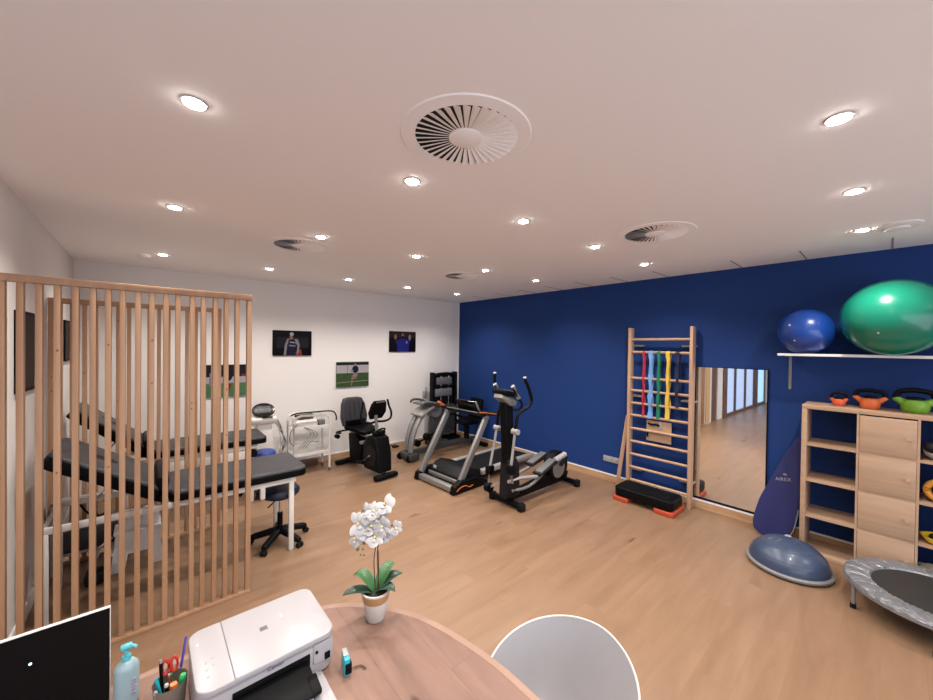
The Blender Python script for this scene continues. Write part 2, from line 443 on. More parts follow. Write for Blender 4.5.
# skirting: wood board with a white capping strip
def skirting(side, x0, x1, y0, y1):
    bm = B(); bb(bm, x0, x1, y0, y1, 0, 0.088); b = struct('baseboard_'+side, bm, 'skirt')
    bm = B(); bb(bm, x0, x1, y0, y1, 0.088, 0.108, 0.002); sub('capping', bm, 'white_trim', b, 'white capping strip')
skirting('back', XL, XR, YB-0.014, YB)
skirting('right', XR-0.014, XR, YF, YB-0.014)
bm = B(); bb(bm, XL, XL+0.014, YC, YB-0.014, 0, 0.108, 0.003); struct('baseboard_left', bm, 'white_trim')
# white corner bead between back wall and blue wall
bm = B(); bb(bm, XR-0.035, XR-0.0005, YB-0.012, YB-0.0005, 0.108, H-0.002); struct('trim_2', bm, 'white_trim')
# seams of the ceiling access panels along the blue wall
n = 3
for y in (-1.7, -1.13, -0.57, -0.01, 0.58, 1.14, 1.95, 2.5, 3.05, 3.6, 4.15, 4.7, 5.3):
    bm = B(); bb(bm, 4.76, XR-0.001, y-0.006, y+0.006, H-0.003, H+0.001); struct('trim_%d' % n, bm, 'photo_grey'); n += 1

# ------------------------------------------------------------------ ceiling lights
def make_light(x, y, label, i, group):
    t = thing('ceiling_spotlight', label, 'ceiling light', (x, y, H), 0, group)
    bm = B(); lathe(bm, [(0.037, -0.001), (0.038, -0.006), (0.046, -0.005), (0.048, -0.001), (0.048, 0)], (x, y, H), 28)
    sub('rim', bm, 'white_plastic', t)
    bm = B(); lathe(bm, [(0, -0.011), (0.036, -0.010), (0.0365, -0.002), (0, -0.002)], (x, y, H), 24)
    ln = sub('lens', bm, 'lamp', t)
    ld = bpy.data.lights.new('spot_lamp', 'SPOT'); ld.energy = SPOT_POWER; ld.color = SPOT_COLOR
    ld.spot_size = math.radians(SPOT_CONE); ld.spot_blend = 0.8; ld.shadow_soft_size = 0.035
    lo = bpy.data.objects.new('lamp_light', ld); C.objects.link(lo); lo.location = (x, y, H-0.03)
    return t
rows = [(0.15, [0.14, 1.17, 2.16, 3.21, 4.28]), (1.85, [0.14, 1.17, 2.17, 3.22, 4.29]),
        (3.36, [0.147, 1.173, 2.19, 3.23, 4.24]), (5.26, [0.129, 1.19, 2.247, 3.265, 4.32])]
rn = ['nearest the photographer', 'second from the photographer', 'third from the photographer', 'nearest the white back wall']
cn = ['leftmost', 'second from left', 'middle', 'fourth from left', 'nearest the blue wall']
for r, (y, xs) in enumerate(rows):
    for c, x in enumerate(xs):
        make_light(x, y, 'lit recessed ceiling spotlight, %s in the row %s' % (cn[c], rn[r]), r, 'recessed spotlights in the ceiling')
for x, w in ((0.14, 'to the left behind'), (2.17, 'straight behind'), (4.28, 'to the right behind')):  # unseen row behind the camera, added for extra light
    make_light(x, -1.6, 'added unseen recessed ceiling spotlight %s the photographer' % w, 9, 'recessed spotlights in the ceiling')
for x, w in ((-2.4, 'near'), (-5.0, 'far')):
    for y, q in ((0.3, 'open'), (1.8, 'glazed')):
        make_light(x, y, 'lit round recessed ceiling spotlight over the %s corridor end, %s side' % (w, q), 9, 'recessed spotlights in the ceiling')

# ------------------------------------------------------------------ swirl air diffusers
def vent(x, y, R, label):
    t = thing('ceiling_air_diffuser', label, 'air vent', (x, y, H), 0, 'round swirl diffusers in the ceiling')
    z = H
    bm = B(); lathe(bm, [(0, -0.0006), (R*0.80, -0.0006), (R*0.80, 0.0), (0, 0.0)], (x, y, z), 40); sub('shade_disc', bm, 'vent_shade', t)  # flat dark disc stands in for the shaded depth behind the blades
    bm = B(); lathe(bm, [(R*0.775, -0.002), (R*0.79, -0.006), (R*0.985, -0.005), (R, -0.001), (R, 0), (R*0.775, 0)], (x, y, z), 64)
    sub('ring', bm, 'ceiling', t)
    bm = B(); lathe(bm, [(0, -0.014), (R*0.235, -0.010), (R*0.26, -0.007), (R*0.26, 0), (0, 0)], (x, y, z), 32); sub('hub', bm, 'ceiling', t)
    bm = B(); N = 36
    for k in range(N):
        a = 2*PI*k/N; d = Vector((math.cos(a), math.sin(a), 0)); s = Vector((-d.y, d.x, 0))
        r0 = R*0.26; r1 = R*0.79
        vs = []
        for rr, w in ((r0, 0.82), (r1, 0.80)):
            hw = PI*rr/N*0.78
            lo = -0.002; hi = -0.002-0.29*2*PI*rr/N
            p = Vector((x, y, z))+d*rr
            vs.append([p-s*hw+Vector((0, 0, lo)), p+s*hw+Vector((0, 0, hi)), p+s*hw+Vector((0, 0, hi+0.0012)), p-s*hw+Vector((0, 0, lo+0.0012))])
        A = [bm.verts.new(v) for v in vs[0]]; Q = [bm.verts.new(v) for v in vs[1]]
        for i in range(4): bm.faces.new((A[i], A[(i+1) % 4], Q[(i+1) % 4], Q[i]))
        bm.faces.new(A[::-1]); bm.faces.new(Q)
    sub('blades', bm, 'ceiling', t)
vent(1.11, 1.30, 0.30, 'large white round swirl air diffuser closest overhead')
vent(1.13, 3.82, 0.29, 'white round swirl air diffuser above the treatment couches')
vent(3.21, 1.30, 0.30, 'white round swirl air diffuser on the blue wall side, near the photographer')
vent(3.265, 3.88, 0.28, 'small-looking white round swirl air diffuser above the treadmill')
bm = B(); lathe(bm, [(0, -0.03), (0.045, -0.03), (0.055, -0.012), (0.062, -0.010), (0.062, 0), (0, 0)], (-0.02, 5.44, H), 28)
center_origin(tag(obj('smoke_detector', bm, 'white_matte'), 'small round smoke detector on the ceiling at the far left', 'smoke detector'), (-0.02, 5.44, H))
t = thing('round_ceiling_disc', 'flat round white disc valve on the ceiling above the green ball', 'air valve', (4.32, -0.03, H))
bm = B(); lathe(bm, [(0.075, 0), (0.075, -0.018), (0.10, -0.02), (0.13, -0.008), (0.13, 0)], (4.32, -0.03, H), 36); sub('ring', bm, 'white_matte', t)
bm = B(); lathe(bm, [(0, -0.034), (0.06, -0.034), (0.07, -0.026), (0.07, -0.0), (0, 0)], (4.32, -0.03, H), 36); sub('disc', bm, 'white_matte', t)

# ------------------------------------------------------------------ slatted wooden partitions
def partition(y, x0, x1, top, n, label, sw=0.030, sd=0.045, postw=0.034, lp=None, pos=None):
    t = thing('slatted_partition', label, 'partition', ((x0+x1)/2, y, 0))
    bm = B(); bb(bm, x0, x1, y-0.025, y+0.025, top-0.045, top, 0.003); sub('top_rail', bm, 'slat', t)
    bm = B(); bb(bm, x0, x1, y-0.025, y+0.025, 0, 0.028, 0.003); sub('bottom_rail', bm, 'slat', t)
    for i in range(n):
        w = sw
        x = x0 + (x1-x0)*i/(n-1)
        if i == 0: w = lp or postw; x = x0+w/2
        if i == n-1: w = postw; x = x1-w/2
        x += random.uniform(-0.002, 0.002) if 0 < i < n-1 else 0
        if pos and 0 < i < n-1: x = pos[i-1]
        bm = B(); bb(bm, x-w/2, x+w/2, y-sd/2, y+sd/2, 0.029, top-0.046, 0.002)
        s = sub('post' if i in (0, n-1) else 'slat', bm, 'slat', t)
        if i % 3 == 0:
            for q in range(2):
                zz = random.uniform(0.9, 2.2)
                bm = B(); ell(bm, (x+random.uniform(-0.004, 0.004), y-sd/2-0.0002, zz), (0.006, 0.0012, 0.008), 10, 6)
                sub('knot', bm, 'slat_knot', s, 'dark brown knot')
    return t
partition(3.36, -0.652, 0.632, 2.386, 18, 'front slatted pine room divider standing nearest the table',
          pos=[-0.563, -0.490, -0.416, -0.339, -0.262, -0.192, -0.123, -0.047, 0.024, 0.100, 0.167, 0.250, 0.316, 0.390, 0.460, 0.532])
partition(4.80, -0.652, 0.612, 2.375, 18, 'rear slatted pine room divider standing between the two treatment couches', lp=0.05)

# ------------------------------------------------------------------ pictures (flat prints on canvas)
def picture_back(x0, x1, z0, z1, label, layers, base, name='framed_picture'):
    y = YB; th = 0.022
    t = thing('wall_picture', label, 'picture', ((x0+x1)/2, y, z0), 0, 'sports pictures on the white walls')
    bm = B(); bb(bm, x0, x1, y-th, y-0.0005, z0, z1, 0.001); sub('canvas', bm, base, t)
    for k, (mat, nm, pts) in enumerate(layers):
        bm = B(); P = [(x0+(x1-x0)*u, z0+(z1-z0)*v) for u, v in pts]
        yy = y-th-0.0006*(k+1)
        prism(bm, P, 'xz', yy, yy+0.0005); sub(nm, bm, mat, t)
    return t
def pe(cx, cy, rx, ry, n=18): return [(cx+rx*math.cos(2*PI*k/n), cy+ry*math.sin(2*PI*k/n)) for k in range(n)]
def rc(a, b, c, d): return [(a, c), (b, c), (b, d), (a, d)]
picture_back(1.478, 2.065, 1.812, 2.213, 'dark picture of a sportsman in a sleeveless shirt, left one of the two upper pictures',
  [('photo_crowd', 'dark_stands', rc(0.10, 0.92, 0.30, 0.75)),
   ('photo_red', 'red_glow', [(0.55, 0.0), (0.75, 0.0), (0.72, 0.25), (0.6, 0.2)]),
   ('photo_pale', 'arms', [(0.27, 0.02), (0.33, 0.02), (0.36, 0.45), (0.62, 0.45), (0.60, 0.02), (0.66, 0.15), (0.68, 0.45), (0.63, 0.66), (0.36, 0.68), (0.30, 0.45)]),
   ('photo_navy', 'vest', [(0.36, 0.02), (0.58, 0.02), (0.58, 0.35), (0.56, 0.62), (0.52, 0.66), (0.42, 0.66), (0.39, 0.60), (0.36, 0.35)]),
   ('photo_pale', 'chest_stripe', [(0.40, 0.38), (0.56, 0.36), (0.57, 0.41), (0.40, 0.43)]),
   ('photo_grey', 'emblem', [(0.42, 0.52), (0.55, 0.50), (0.55, 0.54), (0.42, 0.56)]),
   ('photo_skin', 'face', pe(0.46, 0.74, 0.045, 0.10)),
   ('photo_grey', 'hair_band', pe(0.47, 0.86, 0.052, 0.07))], 'photo_black')
picture_back(3.518, 4.115, 1.872, 2.274, 'dark picture of a person in blue with both fists raised, near the blue wall',
  [('photo_brown', 'background', rc(0.02, 0.98, 0.7, 0.97)),
   ('photo_blue', 'shirt', [(0.30, 0.02), (0.72, 0.02), (0.74, 0.4), (0.80, 0.55), (0.70, 0.62), (0.54, 0.66), (0.42, 0.66), (0.30, 0.60), (0.22, 0.5), (0.28, 0.35)]),
   ('photo_skin', 'hands', pe(0.22, 0.72, 0.045, 0.13)),
   ('photo_pale', 'raised_hand', pe(0.76, 0.72, 0.05, 0.14)),
   ('photo_skin', 'face', pe(0.49, 0.80, 0.05, 0.10)),
   ('photo_black', 'beard', pe(0.49, 0.74, 0.045, 0.045)),
   ('photo_grey', 'emblem', rc(0.62, 0.66, 0.42, 0.52))], 'photo_black')
picture_back(2.489, 3.094, 1.247, 1.694, 'picture of one player running on grass, centred above the recumbent bike',
  [('photo_grey', 'stand_wall', rc(0.0, 1.0, 0.55, 0.88)),
   ('photo_crowd', 'roof_line', rc(0.0, 1.0, 0.87, 0.97)),
   ('photo_grass', 'pitch', rc(0.0, 1.0, 0.0, 0.55)),
   ('photo_grey', 'pitch_line', [(0.0, 0.17), (1.0, 0.22), (1.0, 0.235), (0.0, 0.185)]),
   ('photo_crowd', 'goal_post', rc(0.325, 0.335, 0.45, 0.9)),
   ('photo_skin', 'legs', [(0.43, 0.03), (0.47, 0.03), (0.50, 0.3), (0.60, 0.32), (0.62, 0.38), (0.52, 0.5), (0.46, 0.45)]),
   ('photo_pale', 'shorts', [(0.50, 0.42), (0.63, 0.40), (0.64, 0.55), (0.52, 0.58)]),
   ('photo_navy', 'shirt', pe(0.57, 0.70, 0.10, 0.15)),
   ('photo_pale', 'ball', pe(0.47, 0.64, 0.04, 0.05)),
   ('photo_skin', 'head', pe(0.56, 0.88, 0.035, 0.06))], 'photo_grass_dark')
picture_back(0.606, 1.137, 1.225, 1.685, 'picture of players on a green pitch, partly hidden by the slatted partition',
  [('photo_crowd', 'crowd', rc(0.0, 1.0, 0.62, 1.0)),
   ('photo_grey', 'advert_boards', rc(0.0, 1.0, 0.42, 0.62)),
   ('leaf', 'pitch', rc(0.0, 1.0, 0.0, 0.42)),
   ('photo_navy', 'shirt', pe(0.55, 0.66, 0.09, 0.17)),
   ('photo_red', 'legs', [(0.48, 0.1), (0.56, 0.1), (0.62, 0.4), (0.48, 0.42)]),
   ('photo_pale', 'second_player', [(0.1, 0.35), (0.2, 0.35), (0.22, 0.75), (0.12, 0.75)]),
   ('photo_red', 'red_board', rc(0.85, 1.0, 0.62, 0.70))], 'photo_crowd')
def picture_left(y0, y1, z0, z1, label):
    x = XL; th = 0.03
    t = thing('wall_picture', label, 'picture', (x, (y0+y1)/2, z0), 0, 'sports pictures on the white walls')
    bm = B(); bb(bm, x+0.0005, x+th, y0, y1, z0, z1, 0.001); sub('canvas', bm, 'photo_black', t)
    for k, (mat, nm, pts) in enumerate([('photo_brown', 'background', rc(0.03, 0.97, 0.04, 0.96)),
        ('photo_grey', 'shirt', [(0.58, 0.04), (0.96, 0.04), (0.96, 0.35), (0.90, 0.60), (0.76, 0.66), (0.66, 0.5)]),
        ('photo_skin', 'face', pe(0.80, 0.78, 0.08, 0.11))]):
        bm = B(); P = [(y0+(y1-y0)*u, z0+(z1-z0)*v) for u, v in pts]
        xx = x+th+0.0006*(k+1); prism(bm, P, 'yz', xx-0.0005, xx); sub(nm, bm, mat, t)
picture_left(3.765, 4.42, 1.645, 2.20, 'dark portrait picture on the left wall, the one nearer the camera')
picture_left(5.52, 6.20, 1.79, 2.215, 'dark portrait picture on the left wall, the one nearest the back corner')

# ------------------------------------------------------------------ treatment couches
def pad(bm, x0, x1, y0, y1, z0, z1, r=0.06, bev=0.018):
    prism(bm, rrect(x0, x1, y0, y1, r), 'xy', z0, z1, bev)

def couch(name, x0, x1, hx, y0, y1, ztop, head_z, hx0, label, legs, legz, xl):
    t = thing('treatment_couch', label, 'treatment couch', ((x0+x1)/2, (y0+y1)/2, 0))
    zt = ztop; th = 0.085
    bm = B(); pad(bm, hx+0.02, x1, y0, y1, zt-th*0.55, zt, 0.07, 0.02); sp = sub('seat_cushion', bm, 'leather', t)
    bm = B(); prism(bm, rrect(hx+0.02, x1, y0-0.002, y1+0.002, 0.071), 'xy', zt-th, zt-0.022, 0.006); sub('cushion_side', bm, 'leather_black', sp)
    # raised backrest: build flat from hinge then rotate about the hinge line
    L = math.hypot(hx-hx0, head_z-(zt-th)); ang = math.atan2(head_z-(zt-th), hx-hx0)
    def tilt(bm_):
        for v in bm_.verts:
            dx = v.co.x; dz = v.co.z
            # local: dx negative away from hinge
            v.co.x = hx + dx*math.cos(ang) + dz*math.sin(ang)
            v.co.z = (zt-th) - dx*math.sin(ang) + dz*math.cos(ang)
    bm = B(); pad(bm, -L, -0.0, y0, y1, 0.05, 0.105, 0.07, 0.02); tilt(bm); bp = sub('backrest_cushion', bm, 'leather', t)
    bm = B(); prism(bm, rrect(-L, 0.0, y0-0.002, y1+0.002, 0.071), 'xy', 0.0, 0.085, 0.006); tilt(bm); sub('cushion_side', bm, 'leather_black', bp)
    bm = B(); prism(bm, circ(-L*0.62, (y0+y1)/2, 0.055, 24, 1.6, 1), 'xy', 0.1055, 0.1065); tilt(bm); sub('face_hole_cover', bm, 'leather_black', bp)
    bm = B(); box(bm, (hx-0.028, (y0+y1)/2, zt+0.035), (0.085, y1-y0+0.004, 0.19), 0.03, (0, ang*0.35, 0)); sub('cushion_end', bm, 'leather_black', bp, 'glossy black cushion end')
    # white steel frame
    fz = zt-th-0.028
    bm = B()
    for y in (y0+0.04, y1-0.04):
        beam(bm, (xl, y, fz), (x1-0.1, y, fz), 0.03, 0.05, 0.006)
    beam(bm, (xl+0.03, y0+0.04, fz), (xl+0.03, y1-0.04, fz), 0.03, 0.045, 0.004)
    beam(bm, (x1-0.12, y0+0.04, fz), (x1-0.12, y1-0.04, fz), 0.03, 0.045, 0.004)
    beam(bm, (hx+0.05, y0+0.04, fz), (hx+0.05, y1-0.04, fz), 0.03, 0.045, 0.004)
    sub('frame', bm, 'white_metal', t)
    for x in legs:
        for y in (y0+0.04, y1-0.04):
            bm = B(); bb(bm, x-0.022, x+0.022, y-0.018, y+0.018, 0.012, fz-0.02, 0.005)
            l = sub('leg', bm, 'white_metal', t)
            bm = B(); cyl(bm, (x, y, 0), (x, y, 0.014), 0.02); sub('foot', bm, 'white_plastic', l)
    # backrest stay
    bm = B()
    mx = hx-0.33*math.cos(ang); mz = zt-th+0.33*math.sin(ang)
    for y in (y0+0.12, y1-0.12):
        tube(bm, [(hx-0.42, y, fz+0.02), (mx-0.02, y, mz-0.005)], 0.009, 8)
    sub('backrest_stay', bm, 'chrome', t)
    return t, fz
t, fz = couch('a', -0.55, 1.20, 0.115, 3.74, 4.38, 0.80, 1.145, -0.56,
          'nearer treatment couch, grey black cushions on white legs, directly behind the front partition', (-0.53, 1.06), 0.69, -0.56)
bm = B(); bb(bm, 0.79, 0.83, 3.76, 3.80, 0.56, 0.665, 0.003)
sub('side_bracket', bm, 'white_metal', t)
t, fz = couch('b', -0.5, 1.17, 0.02, 5.20, 5.80, 0.815, 1.265, -0.60,
          'farther treatment couch, black cushions on a white frame, behind the rear partition', (-0.46, 1.0), 0.69, -0.50)
bm = B(); bb(bm, 0.05, 1.02, 5.22, 5.26, 0.44, 0.665, 0.004); sub('side_panel', bm, 'white_metal', t)
bm = B(); cyl(bm, (1.00, 5.17, 0.63), (1.00, 5.215, 0.63), 0.05, n=24); sub('adjust_knob', bm, 'black', t)

# ------------------------------------------------------------------ swivel stools
def stool(x, y, zt, R, label, mat, group=None, rot=0.3):
    t = thing('swivel_stool', label, 'stool', (x, y, 0))
    bm = B(); lathe(bm, [(0, zt-0.085), (R*0.85, zt-0.085), (R, zt-0.06), (R*1.0, zt-0.03), (R*0.9, zt-0.006), (0, zt)], (x, y, 0), 36)
    sub('seat', bm, mat, t)
    bm = B(); cyl(bm, (x, y, 0.10), (x, y, 0.30), 0.025); sub('gas_lift_sleeve', bm, 'black', t)
    bm = B(); cyl(bm, (x, y, 0.30), (x, y, zt-0.087), 0.014); sub('gas_lift_rod', bm, 'chrome', t)
    bm = B(); tube(bm, [(x, y, zt-0.10), (x-0.10, y-0.10, zt-0.115), (x-0.14, y-0.13, zt-0.13)], 0.006, 8); sub('height_lever', bm, 'black', t)
    for k in range(5):
        a = rot+2*PI*k/5; d = Vector((math.cos(a), math.sin(a), 0)); c = Vector((x, y, 0))
        bm = B(); tube(bm, [c+d*0.015+Vector((0, 0, 0.125)), c+d*0.13+Vector((0, 0, 0.10)), c+d*0.265+Vector((0, 0, 0.068))], [0.036, 0.032, 0.024], 10, smooth=3)
        ar = sub('base_arm', bm, 'black', t)
        bm = B(); e = c+d*0.265; s = Vector((-d.y, d.x, 0))
        cyl(bm, e+s*0.008+Vector((0, 0, 0.0255)), e+s*0.026+Vector((0, 0, 0.0255)), 0.0255)
        cyl(bm, e-s*0.008+Vector((0, 0, 0.0255)), e-s*0.026+Vector((0, 0, 0.0255)), 0.0255)
        cyl(bm, e-s*0.009+Vector((0, 0, 0.026)), e+s*0.009+Vector((0, 0, 0.026)), 0.008); cyl(bm, e+Vector((0, 0, 0.026)), e+Vector((0, 0, 0.066)), 0.009)
        sub('castor', bm, 'rubber', ar)
    return t
stool(1.02, 4.01, 0.555, 0.178, 'navy round swivel stool on black castors under the nearer couch end', 'navy', rot=0.15)
stool(1.19, 5.50, 0.56, 0.145, 'royal blue swivel stool seat showing past the farther couch end', 'royal', rot=0.5)

# ------------------------------------------------------------------ floor clutter behind the partition
t = thing('step_stool', 'white plastic step stool on the floor under the nearer couch', 'step stool', (-0.07, 4.44, 0))
bm = B()
prism(bm, [(-0.23, 0.0), (-0.14, 0.0), (-0.12, 0.14), (0.03, 0.14), (0.05, 0.0), (0.115, 0.0), (0.09, 0.335), (-0.20, 0.335)], 'xz', 4.34, 4.36)
prism(bm, [(-0.23, 0.0), (-0.14, 0.0), (-0.12, 0.14), (0.03, 0.14), (0.05, 0.0), (0.115, 0.0), (0.09, 0.335), (-0.20, 0.335)], 'xz', 4.54, 4.56)
sub('side_panel', bm, 'white_matte', t)
bm = B(); bb(bm, -0.215, 0.105, 4.33, 4.57, 0.32, 0.345, 0.008); sub('top_board', bm, 'white_matte', t)
bm = B(); bb(bm, -0.26, -0.17, 4.35, 4.55, 0.15, 0.17, 0.006); sub('lower_step', bm, 'white_matte', t)
for k, (x, r, lb) in enumerate(((-0.105, 0.055, 'white roll standing left on the white step stool'), (0.025, 0.065, 'white roll standing right on the white step stool'))):
    bm = B(); lathe(bm, [(0.018, 0.0), (r, 0.0), (r, 0.13), (r*0.9, 0.14), (0.018, 0.14), (0.018, 0.01)], (x, 4.43, 0.346), 26)
    o = obj('paper_roll', bm, 'white_matte'); center_origin(o, (x, 4.43, 0.346)); tag(o, lb, 'roll', 'white rolls on the step stool')
t = thing('storage_trolley', 'pink-grey metal storage trolley with grey baskets against the left wall', 'trolley', (-0.35, 4.62, 0))
for x in (-0.60, -0.14):
    for y in (4.60, 4.72):
        bm = B(); bb(bm, x-0.01, x+0.01, y-0.01, y+0.01, 0, 0.62, 0.002); sub('post', bm, 'pinkish', t)
bm = B(); bb(bm, -0.61, -0.13, 4.59, 4.73, 0.60, 0.62, 0.003); sub('top_shelf', bm, 'pinkish', t)
bm = B(); bb(bm, -0.61, -0.13, 4.59, 4.73, 0.15, 0.17, 0.003); sub('bottom_shelf', bm, 'pinkish', t)
bm = B(); pad(bm, -0.57, -0.20, 4.605, 4.715, 0.171, 0.34, 0.03, 0.01)
center_origin(tag(obj('storage_basket', bm, 'gunmetal'), 'dark grey basket on the lower trolley shelf at far left', 'basket'), (-0.38, 4.66, 0.171))
bm = B(); tube(bm, [(-0.45, 4.56, 0.63), (-0.38, 4.55, 0.50), (-0.30, 4.56, 0.46), (-0.26, 4.55, 0.52), (-0.3, 4.56, 0.63)], 0.008, 8, smooth=4)
sub('hanging_cable', bm, 'black', t)
t = thing('motor_unit', 'small dark motor unit on the floor below the trolley end', 'motor unit', (-0.30, 4.30, 0))
bm = B(); bb(bm, -0.38, -0.26, 4.22, 4.36, 0, 0.10, 0.02); sub('housing', bm, 'dark', t)
bm = B(); tube(bm, [(-0.32, 4.29, 0.10), (-0.30, 4.29, 0.26), (-0.22, 4.29, 0.34)], 0.012, 8, smooth=4); sub('piston', bm, 'chrome', t)

# ------------------------------------------------------------------ ultrasound unit on a column and instrument cart
t = thing('therapy_device', 'white therapy device with a tilted black display, between couch and cart', 'medical device', (1.30, 5.98, 0))
bm = B(); prism(bm, [(1.17, 0.06), (1.43, 0.06), (1.38, 0.85), (1.20, 0.85)], 'xz', 5.90, 6.12, 0.01); sub('column', bm, 'white_metal', t)
bm = B(); bb(bm, 1.13, 1.47, 5.84, 6.16, 0.03, 0.08, 0.015); sub('base', bm, 'white_plastic', t)
for x in (1.17, 1.43):
    for y in (5.88, 6.12):
        bm = B(); cyl(bm, (x-0.012, y, 0.02), (x+0.012, y, 0.02), 0.02); sub('castor', bm, 'black', t)
R1 = (math.radians(50), 0, math.radians(-4))
bm = B(); box(bm, (1.28, 5.96, 0.90), (0.34, 0.20, 0.10), 0.03, (math.radians(18), 0, 0)); sub('head', bm, 'white_metal', t)
bm = B(); prism(bm, circ(0, 0, 0.15, 28, 1.0, 0.78), 'xy', -0.015, 0.015, 0.008)
from mathutils import Euler
_xf(bm, bm.verts, Matrix.Translation((1.28, 5.95, 1.03)) @ Euler(R1).to_matrix().to_4x4()); d = sub('display', bm, 'black_gloss', t)
bm = B(); box(bm, (1.28, 5.935, 1.043), (0.18, 0.12, 0.008), 0.003, R1); sub('display_glass', bm, 'gunmetal', d)
bm = B(); bb(bm, 1.25, 1.38, 5.852, 5.862, 0.925, 0.945); sub('handle_slot', bm, 'black', t)
for k, (x, z) in enumerate(((1.50, 0.45), (1.53, 0.55))):
    bm = B(); tube(bm, [(1.42, 5.93, 0.88), (1.47, 5.9, 0.75), (x, 5.9, z+0.15), (x, 5.9, z)], 0.006, 8, smooth=5)
    cyl(bm, (x, 5.9, z), (x, 5.9, z-0.06), 0.02)
    sub('probe', bm, 'white_plastic', t)
for k in range(4):
    bm = B(); a = 0.03*k
    tube(bm, [(1.43, 5.95, 0.93-a), (1.50, 5.93, 0.80-a), (1.54+a/2, 5.93, 0.60-a), (1.52, 5.95, 0.35), (1.46+a, 5.98, 0.20)], 0.006, 6, smooth=5)
    sub('cable', bm, 'grey', t)

t = thing('instrument_cart', 'white two-shelf metal cart carrying a machine, in front of the back wall', 'cart', (1.93, 5.97, 0))
for y in (5.82, 6.14):
    bm = B(); tube(bm, [(1.66, y, 0.05), (1.66, y, 0.80), (1.69, y, 0.88), (1.76, y, 0.905), (2.12, y, 0.89), (2.18, y, 0.865), (2.20, y, 0.80), (2.20, y, 0.05)], 0.018, 10)
    sub('side_frame', bm, 'white_metal', t)
for z, nm in ((0.69, 'top_shelf'), (0.29, 'lower_shelf')):
    bm = B(); bb(bm, 1.655, 2.205, 5.83, 6.13, z, z+0.015); 
    for y in (5.822, 6.138): bb(bm, 1.655, 2.205, y-0.006, y+0.006, z, z+0.045)
    sub(nm, bm, 'white_metal', t)
for x in (1.66, 2.20):
    for y in (5.82, 6.14):
        bm = B(); cyl(bm, (x-0.01, y, 0.026), (x+0.01, y, 0.026), 0.026); sub('castor', bm, 'grey', t)
bm = B(); tube(bm, [(1.72, 6.05, 0.44), (2.0, 6.05, 0.44), (2.1, 6.05, 0.42)], 0.005, 6); sub('rail', bm, 'grey', t)
t = thing('electrotherapy_unit', 'white and black electrotherapy unit lying on top of the white cart', 'medical device', (1.86, 5.95, 0.706))
bm = B(); prism(bm, [(5.84, 0.706), (6.08, 0.706), (6.08, 0.86), (5.98, 0.86), (5.84, 0.79)], 'yz', 1.70, 2.02, 0.01); bd = sub('body', bm, 'white_metal', t)
bm = B(); bb(bm, 1.73, 2.0, 5.90, 6.06, 0.862, 0.895, 0.012); sub('screen_lid', bm, 'black', t)
bm = B(); bb(bm, 2.05, 2.15, 5.88, 5.98, 0.706, 0.80, 0.01); sub('side_box', bm, 'grey', t)
bm = B(); tube(bm, [(1.72, 5.84, 0.78), (1.62, 5.80, 0.70), (1.60, 5.80, 0.55), (1.66, 5.79, 0.48)], 0.006, 8, smooth=5); sub('cable', bm, 'grey', t)
for k in range(3):
    bm = B(); x = 1.78+0.05*k; tube(bm, [(1.80, 5.80, 0.74), (x+0.12, 5.795, 0.62), (x+0.02, 5.795, 0.50), (x-0.06, 5.795, 0.42)], 0.004, 6, smooth=5); sub('cable', bm, 'grey', t)
bm = B(); tube(bm, [(1.60, 5.79, 0.93), (1.70, 5.79, 0.96), (1.95, 5.80, 0.955), (2.22, 5.80, 0.94), (2.30, 5.82, 0.86), (2.31, 5.84, 0.78)], 0.011, 8, smooth=5)
sub('lead', bm, 'dark', t, 'thick black lead')
bm = B(); bb(bm, 1.80, 2.16, 6.20, 6.30, 0.005, 0.10, 0.02)
center_origin(tag(obj('power_strip_box', bm, 'brown'), 'dark brown box on the floor behind the white cart', 'box'), (1.98, 6.25, 0.005))
bm = B(); bb(bm, 4.31, 4.40, YB-0.02, YB-0.0005, 0.92, 1.06, 0.005)
center_origin(tag(obj('wall_box', bm, 'photo_grey'), 'small grey box on the back wall beside the gym tower', 'wall box'), (4.355, YB, 0.92))

# ------------------------------------------------------------------ recumbent bike (local x = backwards)
t = thing('recumbent_bike', 'black recumbent exercise bike in front of the white back wall', 'exercise bike', (2.70, 4.90, 0), math.radians(96.5))
def L_(nm, bm, mat, par=None, label=None): return sub(nm, bm, mat, par or t, label, world=False)
bm = B(); box(bm, (0, 0, 0.045), (0.11, 0.40, 0.075), 0.03); f = L_('front_foot', bm, 'black')
bm = B(); box(bm, (1.08, 0, 0.045), (0.10, 0.46, 0.075), 0.03); L_('rear_foot', bm, 'black')
bm = B(); beam(bm, (0.05, 0, 0.09), (0.55, 0, 0.13), 0.09, 0.06, 0.01); L_('front_beam', bm, 'silver', None, 'silver centre beam')
bm = B(); beam(bm, (0.55, 0, 0.13), (1.06, 0, 0.07), 0.10, 0.07, 0.01); L_('rear_beam', bm, 'black')
bm = B(); prism(bm, [(0.02, 0.10), (0.40, 0.10), (0.46, 0.20), (0.42, 0.50), (0.34, 0.60), (0.22, 0.64), (0.10, 0.60), (0.03, 0.35)], 'xz', -0.13, 0.13, 0.035)
sh = L_('shroud', bm, 'black')
for s in (-1, 1):
    bm = B(); prism(bm, circ(0.22, 0.33, 0.15, 32), 'xz', s*0.131, s*0.137); L_('crank_cover', bm, 'dark', sh)
    bm = B(); e = (0.22+s*0.13, s*0.16, 0.33-s*0.10); tube(bm, [(0.22, s*0.15, 0.33), e], 0.014, 8); cr = L_('crank', bm, 'silver')
    bm = B(); box(bm, (e[0], s*0.22, e[2]), (0.11, 0.10, 0.03), 0.01); L_('pedal', bm, 'black', cr)
